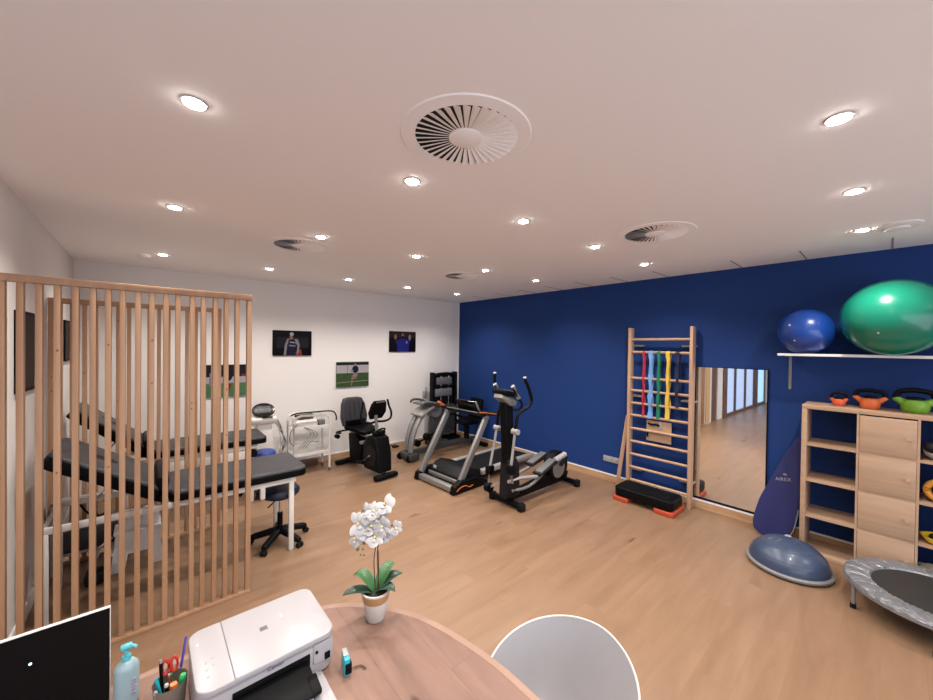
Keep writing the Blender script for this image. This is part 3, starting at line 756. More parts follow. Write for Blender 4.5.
bm = B(); prism(bm, [(0.62, 0.10), (0.90, 0.10), (0.95, 0.54), (0.70, 0.56), (0.58, 0.38)], 'xz', -0.085, 0.085, 0.025); L_('seat_pedestal', bm, 'black')
bm = B(); box(bm, (0.60, 0.0, 0.44), (0.12, 0.14, 0.06), 0.02, (0, 0.3, 0)); L_('pedestal_cover', bm, 'silver_light', None, 'light grey cover')
bm = B(); beam(bm, (0.45, 0, 0.555), (1.0, 0, 0.555), 0.06, 0.04, 0.006); L_('seat_rail', bm, 'silver')
# sculpted seat
bm = B(); res = bmesh.ops.create_grid(bm, x_segments=14, y_segments=16, size=1.0)
for v in res['verts']:
    u, w = v.co.x, v.co.y
    hw = 0.20+0.045*u
    v.co = Vector((0.68+0.17*u, w*hw*math.sqrt(max(0.05, 1-0.25*abs(u)**4)), 0.60+0.035*w*w-0.035*max(0, -u)**2+0.02*max(0, u)))
ex = bmesh.ops.extrude_face_region(bm, geom=list(bm.faces))
for v in [g for g in ex['geom'] if isinstance(g, bmesh.types.BMVert)]: v.co.z += 0.05
L_('seat', bm, 'leather_black')
# back cushion
bm = B(); P = [(-0.20, 0.02), (0.20, 0.02), (0.225, 0.16), (0.20, 0.36), (0.155, 0.455), (0.09, 0.47), (-0.09, 0.47), (-0.155, 0.455), (-0.20, 0.36), (-0.225, 0.16)]
prism(bm, P, 'yz', 0.0, 0.075, 0.02)
for v in bm.verts:
    z = v.co.z; x = v.co.x; v.co.x = 0.87+x+z*0.16+(-0.03*(abs(v.co.y)/0.2)**2 if x < 0.04 else 0); v.co.z = 0.655+z
bk = L_('backrest', bm, 'leather')
for y in (-0.08, 0.0, 0.08):
    bm = B(); tube(bm, [(0.865, y, 0.78), (0.893, y*1.15, 0.92), (0.915, y*1.0, 1.05)], 0.004, 6, smooth=3); L_('stitch_line', bm, 'black', bk)
bm = B(); box(bm, (0.862, 0, 0.715), (0.03, 0.36, 0.11), 0.012, (0, -0.1, 0)); L_('lumbar_band', bm, 'leather_black', bk)
bm = B(); beam(bm, (0.93, 0, 0.57), (1.02, 0, 0.95), 0.08, 0.03, 0.006); L_('backrest_post', bm, 'black')
for s in (1, -1):
    bm = B(); tube(bm, [(0.93, 0, 0.59), (0.93, s*0.2, 0.60), (0.88, s*0.33, 0.60), (0.72, s*0.34, 0.62)], 0.014, 8, smooth=4); h = L_('side_handle', bm, 'black')
    bm = B(); cyl(bm, (0.86, s*0.34, 0.55), (0.80, s*0.34, 0.55), 0.035); L_('grip_knob', bm, 'black', h)
bm = B(); tube(bm, [(0.24, 0, 0.60), (0.28, 0, 0.92)], 0.026, 12); L_('mast', bm, 'silver')
bm = B(); box(bm, (0.20, 0, 0.66), (0.10, 0.20, 0.06), 0.02); L_('front_handle', bm, 'black')
bm = B(); tube(bm, [(0.16, -0.05, 0.68), (0.12, -0.06, 0.72), (0.10, 0, 0.74), (0.12, 0.06, 0.72), (0.16, 0.05, 0.68)], 0.013, 8, smooth=4); L_('carry_handle', bm, 'black')
bm = B(); prism(bm, [(-0.15, 0.12), (-0.10, 0.02), (0.10, 0.02), (0.15, 0.12), (0.125, 0.26), (0.09, 0.31), (-0.09, 0.31), (-0.125, 0.26)], 'yz', -0.03, 0.03, 0.012)
for v in bm.verts: v.co.x += 0.30-(v.co.z-0.1)*0.35; v.co.z += 0.835; v.co.y -= 0.03
cn_ = L_('console', bm, 'black')
bm = B(); box(bm, (0.225, -0.03, 1.125), (0.06, 0.16, 0.02), 0.008); L_('console_top', bm, 'grey', cn_)
for s in (-1, 1):
    bm = B(); tube(bm, [(0.28, 0, 0.82), (0.26, s*0.13-0.02, 0.81), (0.27, s*0.245-0.02, 0.84), (0.29, s*0.275-0.02, 0.93), (0.31, s*0.245-0.02, 1.03), (0.32, s*0.22-0.02, 1.135)], 0.017, 10, smooth=4)
    L_('handlebar', bm, 'black')

# ------------------------------------------------------------------ treadmill (rotated slightly)
t = thing('treadmill', 'large grey treadmill with orange accents, left of the cross trainer', 'treadmill', (3.10, 4.20, 0), math.radians(3.4))
bm = B(); box(bm, (0.02, 0, 0.055), (0.09, 0.74, 0.075), 0.012); L_('front_crossbar', bm, 'silver')
for s in (-1, 1):
    y = s*0.40
    bm = B(); prism(bm, [(-0.05, 0.01), (0.60, 0.005), (0.66, 0.05), (0.42, 0.15), (0.10, 0.17), (-0.03, 0.11)], 'xz', y-0.045, y+0.045, 0.012)
    f = L_('side_foot', bm, 'black')
    bm = B(); tube(bm, [(0.0, y+s*0.047, 0.05), (0.06, y+s*0.047, 0.085), (0.16, y+s*0.047, 0.095), (0.24, y+s*0.047, 0.06), (0.31, y+s*0.047, 0.07)], 0.007, 6, smooth=4); L_('orange_swoosh', bm, 'orange', f, 'orange swoosh')
    bm = B(); k = 0.09 if s < 0 else 0.0; beam(bm, (0.03+k, s*0.375, 0.11), (0.57+k, s*0.375, 0.985), 0.055, 0.09, 0.012); L_('upright', bm, 'silver')
bm = B(); prism(bm, [(0.16, 0.08), (0.66, 0.08), (0.66, 0.16), (0.58, 0.20), (0.36, 0.27), (0.24, 0.25), (0.16, 0.16)], 'xz', -0.31, 0.31, 0.02)
h = L_('motor_hood', bm, 'dark')
bm = B(); box(bm, (0.145, 0, 0.10), (0.03, 0.66, 0.055), 0.008); L_('hood_trim', bm, 'silver', h)
bm = B(); box(bm, (0.155, 0.20, 0.20), (0.012, 0.06, 0.045), 0.003); L_('white_sticker', bm, 'white_plastic', h)
bm = B(); box(bm, (1.22, 0, 0.155), (1.22, 0.52, 0.035), 0.01); L_('running_belt', bm, 'rubber')
bm = B(); box(bm, (1.22, 0, 0.10), (1.26, 0.58, 0.06), 0.01); L_('deck', bm, 'black')
for s in (-1, 1):
    bm = B(); box(bm, (1.24, s*0.315, 0.145), (1.28, 0.09, 0.075), 0.014); L_('side_rail', bm, 'silver_light')
    bm = B(); box(bm, (1.86, s*0.30, 0.07), (0.10, 0.10, 0.13), 0.02); L_('rear_foot', bm, 'black')
# console
bm = B(); beam(bm, (0.66, -0.40, 1.0), (0.60, 0.40, 1.0), 0.16, 0.05, 0.018); cs = L_('console_bar', bm, 'dark')
bm = B(); beam(bm, (0.53, -0.38, 1.03), (0.53, 0.38, 1.03), 0.02, 0.012, 0.004); L_('console_edge', bm, 'silver', cs)
bm = B(); box(bm, (0.60, -0.02, 1.10), (0.035, 0.44, 0.18), 0.014, (0, math.radians(-28), 0)); L_('display', bm, 'black_gloss', cs)
bm = B(); box(bm, (0.588, -0.25, 1.105), (0.03, 0.012, 0.18), 0.003, (0, math.radians(-28), 0)); L_('display_edge', bm, 'silver', cs)
for s in (-1, 1):
    y = s*0.40
    bm = B(); tube(bm, [(0.46, y, 1.04), (0.60, y, 1.025), (0.90, y, 0.97), (0.98, y, 0.93)], 0.028, 10, smooth=4); a = L_('handrail', bm, 'dark')
    bm = B(); tube(bm, [(0.44, y+s*0.024, 1.055), (0.56, y+s*0.028, 1.04), (0.72, y+s*0.028, 1.01), (0.86, y+s*0.028, 0.98)], 0.007, 8, smooth=4); L_('orange_trim', bm, 'orange', a, 'orange trim')
bm = B(); box(bm, (0.43, 0.40, 1.09), (0.14, 0.05, 0.035), 0.012, (0, math.radians(32), 0)); L_('orange_fin', bm, 'orange', cs, 'orange fin')

# ------------------------------------------------------------------ second machine: low rail machine with curved silver uprights
t = thing('seated_stepper_machine', 'silver seated fitness machine with curved front uprights, behind the treadmill', 'fitness machine', (4.2, 5.5, 0))
def W_(nm, bm, mat, par=None, label=None): return sub(nm, bm, mat, par or t, label)
bm = B(); bb(bm, 3.36, 3.56, 5.27, 5.66, 0.02, 0.14, 0.035); W_('front_foot', bm, 'gunmetal')
for y in (5.33, 5.62):
    bm = B(); cyl(bm, (3.37, y-0.02, 0.055), (3.37, y+0.02, 0.055), 0.055); W_('wheel', bm, 'black')
bm = B(); beam(bm, (3.5, 5.45, 0.13), (5.10, 5.50, 0.13), 0.09, 0.09, 0.015); W_('base_rail', bm, 'gunmetal')
bm = B(); beam(bm, (5.08, 5.18, 0.05), (5.08, 5.70, 0.05), 0.08, 0.07, 0.015); W_('rear_foot', bm, 'black')
for y, dx in ((5.36, 0.0), (5.56, 0.04)):
    bm = B(); tube(bm, [(3.42+dx, y, 0.12), (3.44+dx, y, 0.34), (3.52+dx, y, 0.58), (3.64+dx, y, 0.76), (3.78+dx, y, 0.87)], 0.052, 12, smooth=4, flat=0.8); W_('curved_upright', bm, 'silver')
bm = B(); box(bm, (3.70, 5.43, 0.85), (0.32, 0.36, 0.05), 0.02, (0, math.radians(-28), 0)); cs = W_('front_panel', bm, 'silver_light', None, 'pale grey sloping panel')
bm = B(); tube(bm, [(3.56, 5.24, 0.93), (3.60, 5.24, 1.0), (3.80, 5.24, 0.98), (3.98, 5.30, 0.90)], 0.025, 10, smooth=4); W_('console_hood', bm, 'gunmetal')
bm = B(); tube(bm, [(3.56, 5.60, 0.98), (3.62, 5.60, 1.03), (3.82, 5.60, 1.0), (3.98, 5.55, 0.90)], 0.022, 10, smooth=4); W_('console_hood', bm, 'gunmetal')
bm = B(); bb(bm, 3.60, 3.90, 5.25, 5.60, 0.955, 0.99, 0.012); W_('console', bm, 'grey')
bm = B(); cyl(bm, (3.96, 5.36, 0.82), (3.96, 5.54, 0.82), 0.12, n=32); W_('round_housing', bm, 'grey')
bm = B(); prism(bm, [(3.86, 0.17), (4.15, 0.17), (4.08, 0.72), (3.90, 0.74)], 'xz', 5.40, 5.52, 0.02); W_('centre_column', bm, 'gunmetal')
for y, z in ((5.30, 0.40), (5.62, 0.22)):
    bm = B(); cyl(bm, (3.72, y-0.05, z), (3.72, y+0.05, z), 0.06); W_('foot_roller', bm, 'black')
    bm = B(); beam(bm, (3.72, y, z), (4.0, y, z+0.08), 0.03, 0.03, 0.006); W_('pedal_arm', bm, 'black')
bm = B(); bb(bm, 4.62, 4.98, 5.30, 5.66, 0.46, 0.54, 0.03); W_('seat', bm, 'leather_black')
bm = B(); box(bm, (5.04, 5.48, 0.74), (0.08, 0.36, 0.42), 0.035, (0, math.radians(10), 0)); W_('backrest', bm, 'leather_black')
bm = B(); beam(bm, (4.80, 5.48, 0.17), (4.80, 5.48, 0.46), 0.08, 0.08, 0.01); W_('seat_post', bm, 'black')
for y in (5.25, 5.69):
    bm = B(); tube(bm, [(4.95, y, 0.50), (4.7, y, 0.62), (4.5, y, 0.66)], 0.02, 8, smooth=3); W_('side_handle', bm, 'black')

# ------------------------------------------------------------------ weight tower in the corner
t = thing('cable_weight_tower', 'tall black weight stack tower standing in the corner by the blue wall', 'weight machine', (4.68, 6.1, 0))
for x in (4.385, 4.965):
    bm = B(); bb(bm, x-0.032, x+0.032, 6.02, 6.14, 0.06, 1.455, 0.012); W_('side_column', bm, 'black')
bm = B(); tube(bm, [(4.40, 6.07, 1.37), (4.50, 6.06, 1.405), (4.68, 6.06, 1.415), (4.86, 6.06, 1.405), (4.95, 6.07, 1.37)], 0.04, 10, smooth=4); W_('top_arch', bm, 'black')
bm = B(); bb(bm, 4.42, 4.93, 6.10, 6.13, 0.10, 1.38, 0.004); W_('rear_cover', bm, 'dark')
bm = B(); bb(bm, 4.46, 4.86, 6.03, 6.09, 1.20, 1.35, 0.015); W_('top_plate', bm, 'grey')
bm = B(); bb(bm, 4.40, 4.86, 6.03, 6.09, 0.96, 1.12, 0.015); W_('middle_plate', bm, 'silver', None, 'grey plate')
bm = B(); bb(bm, 4.42, 4.93, 6.02, 6.09, 1.145, 1.18, 0.01); W_('crossbar', bm, 'black')
for k in range(12):
    z = 0.16+k*0.052
    bm = B(); bb(bm, 4.44, 4.92, 6.0, 6.09, z, z+0.045, 0.006); W_('weight_plate', bm, 'gunmetal')
for x in (4.58, 4.78):
    bm = B(); cyl(bm, (x, 6.05, 0.08), (x, 6.05, 1.40), 0.010); W_('guide_rod', bm, 'chrome')
bm = B(); beam(bm, (4.25, 6.08, 0.05), (5.1, 6.08, 0.05), 0.14, 0.09, 0.02); W_('base_bar', bm, 'black')
bm = B(); beam(bm, (4.62, 6.0, 0.05), (4.62, 5.80, 0.05), 0.09, 0.08, 0.02); W_('front_bar', bm, 'gunmetal')
bm = B(); beam(bm, (4.30, 5.81, 0.05), (4.98, 5.83, 0.05), 0.08, 0.08, 0.02); W_('front_foot', bm, 'gunmetal')
bm = B(); cyl(bm, (4.42, 5.96, 0.38), (4.42, 6.0, 0.38), 0.07, n=24); cyl(bm, (4.42, 5.96, 0.20), (4.42, 6.0, 0.20), 0.06, n=24); W_('pulley', bm, 'rubber')

# ------------------------------------------------------------------ cross trainer
t = thing('cross_trainer', 'black and grey elliptical cross trainer with tall swinging handles', 'cross trainer', (4.0, 3.12, 0))
for x, y0, y1, nm in ((3.44, 2.86, 3.42, 'front_foot'), (4.68, 2.88, 3.38, 'rear_foot')):
    bm = B(); beam(bm, (x, y0+0.05, 0.055), (x, y1-0.05, 0.055), 0.07, 0.06, 0.02); f = W_(nm, bm, 'black')
    for yy in (y0, y1-0.07):
        bm = B(); bb(bm, x-0.045, x+0.045, yy, yy+0.07, 0.0, 0.095, 0.015); sub('end_cap', bm, 'rubber', f)
bm = B(); prism(bm, [(3.46, 0.06), (4.66, 0.07), (4.70, 0.18), (4.30, 0.22), (4.0, 0.20), (3.60, 0.16), (3.46, 0.16)], 'xz', 3.07, 3.17, 0.012); W_('base_beam', bm, 'black')
bm = B(); prism(bm, circ(4.44, 0.30, 0.215, 36), 'xz', 3.05, 3.19, 0.02); sh = W_('flywheel_housing', bm, 'black')
for s in (-1, 1):
    bm = B(); y = 3.12+s*0.073; prism(bm, circ(4.42, 0.29, 0.140, 32), 'xz', y-0.004, y+0.004); W_('side_disc', bm, 'silver', sh)
    bm = B(); ca = -0.9 if s < 0 else -0.9+PI
    e = (4.42+0.17*math.cos(ca+1.55), 3.12+s*0.11, 0.33+0.17*math.sin(ca+1.55)); beam(bm, (4.42, 3.12+s*0.10, 0.33), e, 0.03, 0.05, 0.008, up=(0, 1, 0)); W_('crank_arm', bm, 'black', None)
bm = B(); prism(bm, [(3.38, 0.08), (3.54, 0.08), (3.50, 0.7), (3.45, 1.36), (3.31, 1.36), (3.35, 0.7)], 'xz', 3.065, 3.175, 0.02); W_('mast', bm, 'black')
bm = B(); prism(bm, [(3.34, 0.12), (3.60, 0.12), (3.58, 0.50), (3.53, 0.60), (3.36, 0.60)], 'xz', 3.045, 3.195, 0.03); W_('mast_foot', bm, 'dark')
bm = B(); prism(bm, [(3.26, 1.35), (3.38, 1.27), (3.49, 1.25), (3.51, 1.31), (3.44, 1.37), (3.24, 1.42), (3.22, 1.38)], 'xz', 3.04, 3.20, 0.025); W_('console_collar', bm, 'silver', None, 'light grey collar')
bm = B(); box(bm, (3.37, 3.12, 1.425), (0.28, 0.23, 0.06), 0.028, (0, math.radians(14), 0)); cs = W_('console', bm, 'black')
bm = B(); box(bm, (3.39, 3.12, 1.452), (0.14, 0.15, 0.012), 0.003, (0, math.radians(14), 0)); W_('console_display', bm, 'grey', cs)
for s, tip in ((1, None), (-1, None)):
    y = 3.12+s*0.15
    bm = B(); tube(bm, [(3.42, 3.12+s*0.05, 1.22), (3.50, 3.12+s*0.11, 1.22), (3.51, y, 1.29), (3.44, y, 1.37), (3.33, y, 1.51)], 0.013, 8, smooth=4); h = W_('fixed_handle', bm, 'black')
    bm = B(); tube(bm, [(3.445, y, 1.37), (3.33, y, 1.525)], 0.026, 12); sub('grip', bm, 'silver_light', h, 'pale grey grip')
# swing arms: near (y 2.87) and far (y 3.37)
for y, path, piv, low, end in ((2.87, [(3.285, 1.02), (3.29, 1.08), (3.32, 1.19), (3.40, 1.235), (3.50, 1.265), (3.565, 1.33), (3.555, 1.40), (3.50, 1.52), (3.455, 1.58), (3.44, 1.62)], (3.28, 1.0), (3.21, 0.58), (3.24, 0.40)),
                               (3.37, [(3.49, 0.95), (3.50, 1.10), (3.54, 1.20), (3.56, 1.30), (3.49, 1.42), (3.43, 1.54), (3.43, 1.645)], (3.49, 0.93), (3.36, 0.42), (3.34, 0.20))):
    bm = B(); tube(bm, [(x, y, z) for x, z in path], 0.020, 10, smooth=4); a = W_('swing_arm', bm, 'black')
    bm = B(); x, z = path[-1]; ell(bm, (x-0.004, y, z+0.010), (0.024, 0.024, 0.016), 14, 10); sub('arm_tip', bm, 'white_plastic', a, 'white end cap')
    bm = B(); tube(bm, [(piv[0], y, piv[1]+0.03), (low[0], y, low[1])], 0.018, 10); W_('lower_link', bm, 'silver_light', None, 'silver lower link')
    bm = B(); cyl(bm, (piv[0], y-0.045, piv[1]), (piv[0], y+0.045, piv[1]), 0.034, n=18); cyl(bm, (piv[0], y, piv[1]), (3.46, 3.12+(0.05 if y > 3.12 else -0.05), 0.97), 0.018); W_('pivot_joint', bm, 'silver_light')
    bm = B(); bb(bm, low[0]-0.045, low[0]+0.045, y-0.045, y+0.045, low[1]-0.07, low[1]+0.04, 0.012); W_('link_bracket', bm, 'black')
    bm = B(); tube(bm, [(low[0], y, low[1]-0.05), (end[0], y, end[1])], 0.017, 10); W_('link_end', bm, 'silver')
bm = B(); cyl(bm, (3.34, 3.33, 0.18), (3.34, 3.40, 0.18), 0.06, n=22); W_('link_knuckle', bm, 'black')
bm = B(); tube(bm, [(3.24, 2.93, 0.40), (3.48, 2.95, 0.385), (3.80, 2.95, 0.33)], 0.022, 10); W_('pedal_rail', bm, 'silver_light')
bm = B(); tube(bm, [(3.36, 2.97, 0.25), (3.66, 2.97, 0.23), (3.95, 2.97, 0.33), (4.12, 2.97, 0.44)], 0.018, 10, smooth=3); W_('pedal_rail', bm, 'silver')
bm = B(); tube(bm, [(3.34, 3.33, 0.20), (3.8, 3.3, 0.26), (4.45, 3.27, 0.40)], 0.022, 10); W_('pedal_rail', bm, 'silver')
bm = B(); tube(bm, [(3.80, 2.965, 0.335), (4.43, 2.965, 0.485)], 0.024, 10); W_('pedal_arm', bm, 'black')
bm = B(); cyl(bm, (4.20, 2.965, 0.455), (4.44, 2.965, 0.50), 0.036, n=16); W_('arm_sleeve', bm, 'white_plastic', None, 'white rear sleeve')
for y, x0, z0, x1, z1 in ((2.955, 3.80, 0.36, 4.17, 0.465), (3.29, 4.04, 0.35, 4.42, 0.44)):
    bm = B(); beam(bm, (x0, y, z0), (x1, y, z1), 0.15, 0.035, 0.015); p = W_('pedal', bm, 'dark')
    bm = B(); beam(bm, (x0+0.03, y, z0+0.024), (x1-0.03, y, z1+0.024), 0.11, 0.012, 0.005); sub('pedal_tread', bm, 'grey', p, 'grey ribbed tread')

# ------------------------------------------------------------------ wall bars
t = thing('wall_bars', 'beech wall bars mounted on the blue wall', 'wall bars', (5.15, 2.0, 0))
for y in (2.380, 1.605):
    bm = B(); bb(bm, 5.09, 5.20, y-0.019, y+0.019, 0.0, 2.285, 0.006); W_('upright', bm, 'beech')
for z in (2.125, 1.95, 1.59, 1.415, 1.24, 1.07, 0.885, 0.705, 0.525, 0.345, 0.165):
    bm = B(); cyl(bm, (5.135, 1.6245, z), (5.135, 2.3605, z), 0.0175, n=14); W_('rung', bm, 'beech')
for z in (2.04, 1.33, 0.30):
    for y in (2.31, 1.69):
        bm = B(); bb(bm, 5.20, 5.2725, (2.395 if y > 2 else 1.590), (2.395 if y > 2 else 1.590)+(-0.16 if y > 2 else 0.16), z-0.012, z+0.012, 0.003)
        W_('wall_bracket', bm, 'silver_light', None, 'white metal bracket')
bm = B(); beam(bm, (5.18, 2.425, 1.04), (5.10, 2.525, 0.026), 0.028, 0.05, 0.004)
center_origin(tag(obj('wooden_lath', bm, 'beech'), 'thin wooden lath leaning on the left upright of the wall bars', 'wooden lath'), (5.10, 2.525, 0.0))
t = thing('small_wooden_board', 'small pale wooden board hooked behind the lower rungs of the wall bars', 'wooden board', (5.20, 2.0, 0.75))
bm = B(); bb(bm, 5.158, 5.178, 1.84, 2.155, 0.75, 1.03, 0.004); W_('board', bm, 'shelf_oak')
bm = B(); tube(bm, [(5.15, 2.13, 0.99), (5.145, 2.09, 0.975), (5.145, 2.02, 0.985), (5.15, 1.98, 0.97)], 0.014, 8, smooth=3); W_('clip', bm, 'black', None, 'black clip')
bm = B(); bb(bm, 5.146, 5.157, 1.955, 1.985, 0.93, 1.03, 0.003); W_('white_tag', bm, 'white_plastic')
bm = B(); tube(bm, [(5.15, 2.13, 0.80), (5.146, 2.14, 0.84), (5.15, 2.12, 0.87)], 0.01, 8, smooth=3); W_('screw_hook', bm, 'black')

# resistance bands hanging over the rung at 1.95
def band(y, w, mat, zlow, label, knots=0):
    t = thing('resistance_band', label, 'resistance band', (5.13, y, 1.95), 0, 'resistance bands hanging on the wall bars')
    zr = 1.95; r = 0.0195; xf = 5.135-r-0.002; xb = 5.135+r+0.002
    def ribbon(nm, xs, wob):
        bm = B(); n = 18; prev = None
        for k in range(n+1):
            z = zr - (zr-zlow)*k/n
            x = xs + wob*0.005*math.sin(k*1.3)
            yy = y + 0.004*math.sin(k*0.9+wob*2)
            ww = w/2*(1+0.18*math.sin(k*1.1+wob))*(1.0 if k > 1 else 1.35)
            if knots: ww *= 1+0.5*max(0, math.sin(k*knots))*(k > n*0.35)
            ring = [bm.verts.new((x+dx, yy+dy, z)) for dx, dy in ((-0.002, -ww), (0.002, -ww), (0.002, ww), (-0.002, ww))]
            if prev:
                for i in range(4): bm.faces.new((prev[i], prev[(i+1) % 4], ring[(i+1) % 4], ring[i]))
            else: bm.faces.new(ring)
            prev = ring
        bm.faces.new(prev[::-1]); W2 = sub(nm, bm, mat, t)
    ribbon('front_strand', xf-0.004, 1); ribbon('back_strand', xb+0.004, -1)
    bm = B(); P = [(5.135+(r+0.004)*math.cos(a), zr+(r+0.004)*math.sin(a)) for a in [PI*k/8 for k in range(9)]]
    Q = [(5.135+(r+0.0005)*math.cos(a), zr+(r+0.0005)*math.sin(a)) for a in [PI*k/8 for k in range(9)]][::-1]
    prism(bm, P+Q, 'xz', y-w*0.7, y+w*0.7); sub('loop', bm, mat, t)
band(2.189, 0.020, 'band_red', 1.08, 'red resistance band, leftmost on the wall bars')
band(2.096, 0.040, 'band_blue', 1.06, 'light blue patterned resistance band on the wall bars', 1.2)
band(1.994, 0.030, 'band_green', 1.07, 'dark green resistance band on the wall bars', 0.9)
band(1.880, 0.034, 'band_yellow', 1.08, 'yellow resistance band on the wall bars', 0.5)
band(1.765, 0.034, 'band_navy', 1.25, 'navy resistance band, rightmost on the wall bars')

# white sockets
t = thing('wall_socket', 'long white socket strip low on the blue wall beside the wall bars', 'socket', (XR, 2.70, 0.28))
bm = B(); bb(bm, XR-0.012, XR-0.0005, 2.56, 2.83, 0.285, 0.37, 0.004); W_('plate', bm, 'white_plastic')
for y in (2.605, 2.695, 2.785):
    bm = B(); prism(bm, circ(y, 0.3275, 0.022, 20), 'yz', XR-0.0135, XR-0.0118); W_('outlet', bm, 'photo_grey')

# aerobic step
t = thing('aerobic_step', 'black aerobic step platform with red-orange feet in front of the wall bars', 'step platform', (4.86, 2.0, 0))
bm = B(); prism(bm, rrect(4.67, 5.04, 1.64, 2.36, 0.06), 'xy', 0.06, 0.185, 0.025); pl = W_('platform', bm, 'black')
for k in range(7):
    bm = B(); x = 4.73+k*0.042; bb(bm, x-0.006, x+0.006, 1.70, 2.30, 0.184, 0.188, 0.001); sub('grip_rib', bm, 'rubber', pl)
for y0, y1 in ((1.625, 1.86), (2.17, 2.375)):
    bm = B(); prism(bm, rrect(4.66, 5.05, y0, y1, 0.04), 'xy', 0.0, 0.058, 0.008); W_('riser_foot', bm, 'red_orange', None, 'red-orange foot')

# mirror
t = thing('wall_mirror', 'tall frameless mirror on the blue wall between wall bars and shelf unit', 'mirror', (XR-0.012, 1.24, 0.124), math.radians(-0.7))
bm = B(); bb(bm, -0.001, 0.003, -0.366, 0.366, 0.0, 1.658); sub('backing', bm, 'black', t, world=False)
bm = B(); bb(bm, -0.006, -0.0015, -0.355, 0.355, 0.018, 1.652); sub('glass', bm, 'mirror', t, world=False)

# ------------------------------------------------------------------ shelf board with balls
t = thing('wall_shelf', 'long pale wall shelf holding the exercise balls', 'shelf', (5.1, -0.3, 1.945))
bm = B(); bb(bm, 4.93, XR-0.0005, -1.40, 0.755, 1.945, 1.970, 0.003); W_('board', bm, 'white_matte')
for y in (0.695, -0.55, -1.3):
    bm = B(); bb(bm, XR-0.006, XR-0.0005, y-0.012, y+0.012, 1.58, 1.944); bb(bm, 5.0, XR-0.006, y-0.012, y+0.012, 1.938, 1.944)
    br = W_('bracket', bm, 'silver')
    bm = B(); cyl(bm, (XR-0.008, y, 1.60), (XR-0.012, y, 1.60), 0.010, n=12); sub('screw', bm, 'silver_light', br)
def gymball(x, y, z, r, mat, label, sq=0.97):
    t = thing('exercise_ball', label, 'exercise ball', (x, y, z))
    rz = r*sq
    bm = B(); ell(bm, (x, y, z+rz), (r, r, rz), 64, 40); b = sub('ball_body', bm, mat, t)
    bm = B(); ell(bm, (x-r*0.86, y+r*0.25, z+rz-r*0.43), (0.008, 0.008, 0.008), 10, 8); sub('valve', bm, 'white_plastic', b)
gymball(5.045, 0.556, 1.971, 0.226, 'blue_ball', 'shiny blue exercise ball on the left end of the wall shelf', 1.0)
gymball(4.93, -0.025, 1.971, 0.335, 'green_ball', 'big green exercise ball on the wall shelf', 0.985)

# ------------------------------------------------------------------ cube shelf unit
t = thing('cube_shelf_unit', 'oak cube shelf unit with four doors in its second column, against the blue wall', 'shelf unit', (5.07, -0.185, 0))
X0, X1 = 4.882, XR-0.016; Ya = 0.55; Yb = -0.92
bm = B(); bb(bm, X0, X1, Yb, Ya, 1.432, 1.47, 0.002); W_('top_panel', bm, 'shelf_oak')
bm = B(); bb(bm, X0, X1, Yb, Ya, 0.0, 0.038, 0.002); W_('bottom_panel', bm, 'shelf_oak')
for y in (Ya-0.038, Yb):
    bm = B(); bb(bm, X0, X1, y, y+0.038, 0.038, 1.432, 0.002); W_('side_panel', bm, 'shelf_oak')
CW = 0.351
for k in (1, 2, 3):
    y = Ya-0.030-k*CW; bm = B(); bb(bm, X0+0.002, X1, y-0.008, y+0.008, 0.038, 1.432); W_('divider', bm, 'shelf_oak')
rowz = [0.038, 0.3865, 0.735, 1.0835, 1.432]
for k in range(4):
    ya = Ya-0.030-k*CW-0.008; yb = ya-CW+0.016
    for z in rowz[1:4]:
        bm = B(); bb(bm, X0+0.003, X1, yb+0.0005, ya-0.0005, z-0.010, z+0.010); W_('shelf', bm, 'shelf_oak')
for r in range(4):
    ya = Ya-0.030-CW-0.009; yb = ya-CW+0.018
    bm = B(); bb(bm, X0-0.001, X0+0.016, yb+0.001, ya-0.001, rowz[r]+0.0115, rowz[r+1]-0.0115, 0.0015); d = W_('door', bm, 'shelf_oak')
    bm = B(); cyl(bm, (X0-0.001, yb+0.045, rowz[r]+0.175), (X0-0.02, yb+0.045, rowz[r]+0.175), 0.010, 0.014, 16); sub('knob', bm, 'beech', d)
# things in the third column
yc = Ya-0.030-2.5*CW; 
t = thing('rounded_gadget', 'white and grey rounded gadget on the top open shelf by the photo edge', 'equipment', (5.0, yc+0.08, 1.095))
bm = B(); ell(bm, (5.0, yc+0.065, 1.165), (0.08, 0.085, 0.07), 20, 14); W_('shell', bm, 'white_plastic')
bm = B(); ell(bm, (4.97, yc+0.09, 1.20), (0.07, 0.06, 0.05), 20, 14); W_('visor', bm, 'dark')
t = thing('training_ring', 'amber and black ring on the second open shelf by the photo edge', 'training ring', (5.0, yc+0.06, 0.745))
bm = B(); P = [(4.97, yc+0.045+0.078*math.cos(a), 0.745+0.103+0.078*math.sin(a)) for a in [2*PI*k/28 for k in range(28)]]; tube(bm, P, 0.024, 10, closed=True); W_('tyre', bm, 'amber')
bm = B(); cyl(bm, (4.94, yc+0.045, 0.848), (5.0, yc+0.045, 0.848), 0.05, n=24); cyl(bm, (4.91, yc+0.045, 0.848), (5.07, yc+0.045, 0.848), 0.014); W_('hub', bm, 'black')
t = thing('balance_cushion', 'yellow bowl-shaped balance cushion on the third open shelf', 'balance cushion', (5.02, yc+0.07, 0.397))
bm = B(); lathe(bm, [(0.03, 0.0), (0.075, 0.012), (0.10, 0.05), (0.102, 0.062), (0.09, 0.055), (0.06, 0.02), (0, 0.014)], (4.99, yc+0.05, 0.397), 28); W_('bowl', bm, 'yellow')
bm = B(); ell(bm, (4.99, yc+0.05, 0.447), (0.06, 0.06, 0.035), 20, 12); W_('insert', bm, 'dark')
bm = B(); cyl(bm, (4.95, yc+0.03, 0.11), (5.1, yc+0.09, 0.11), 0.07, n=24)
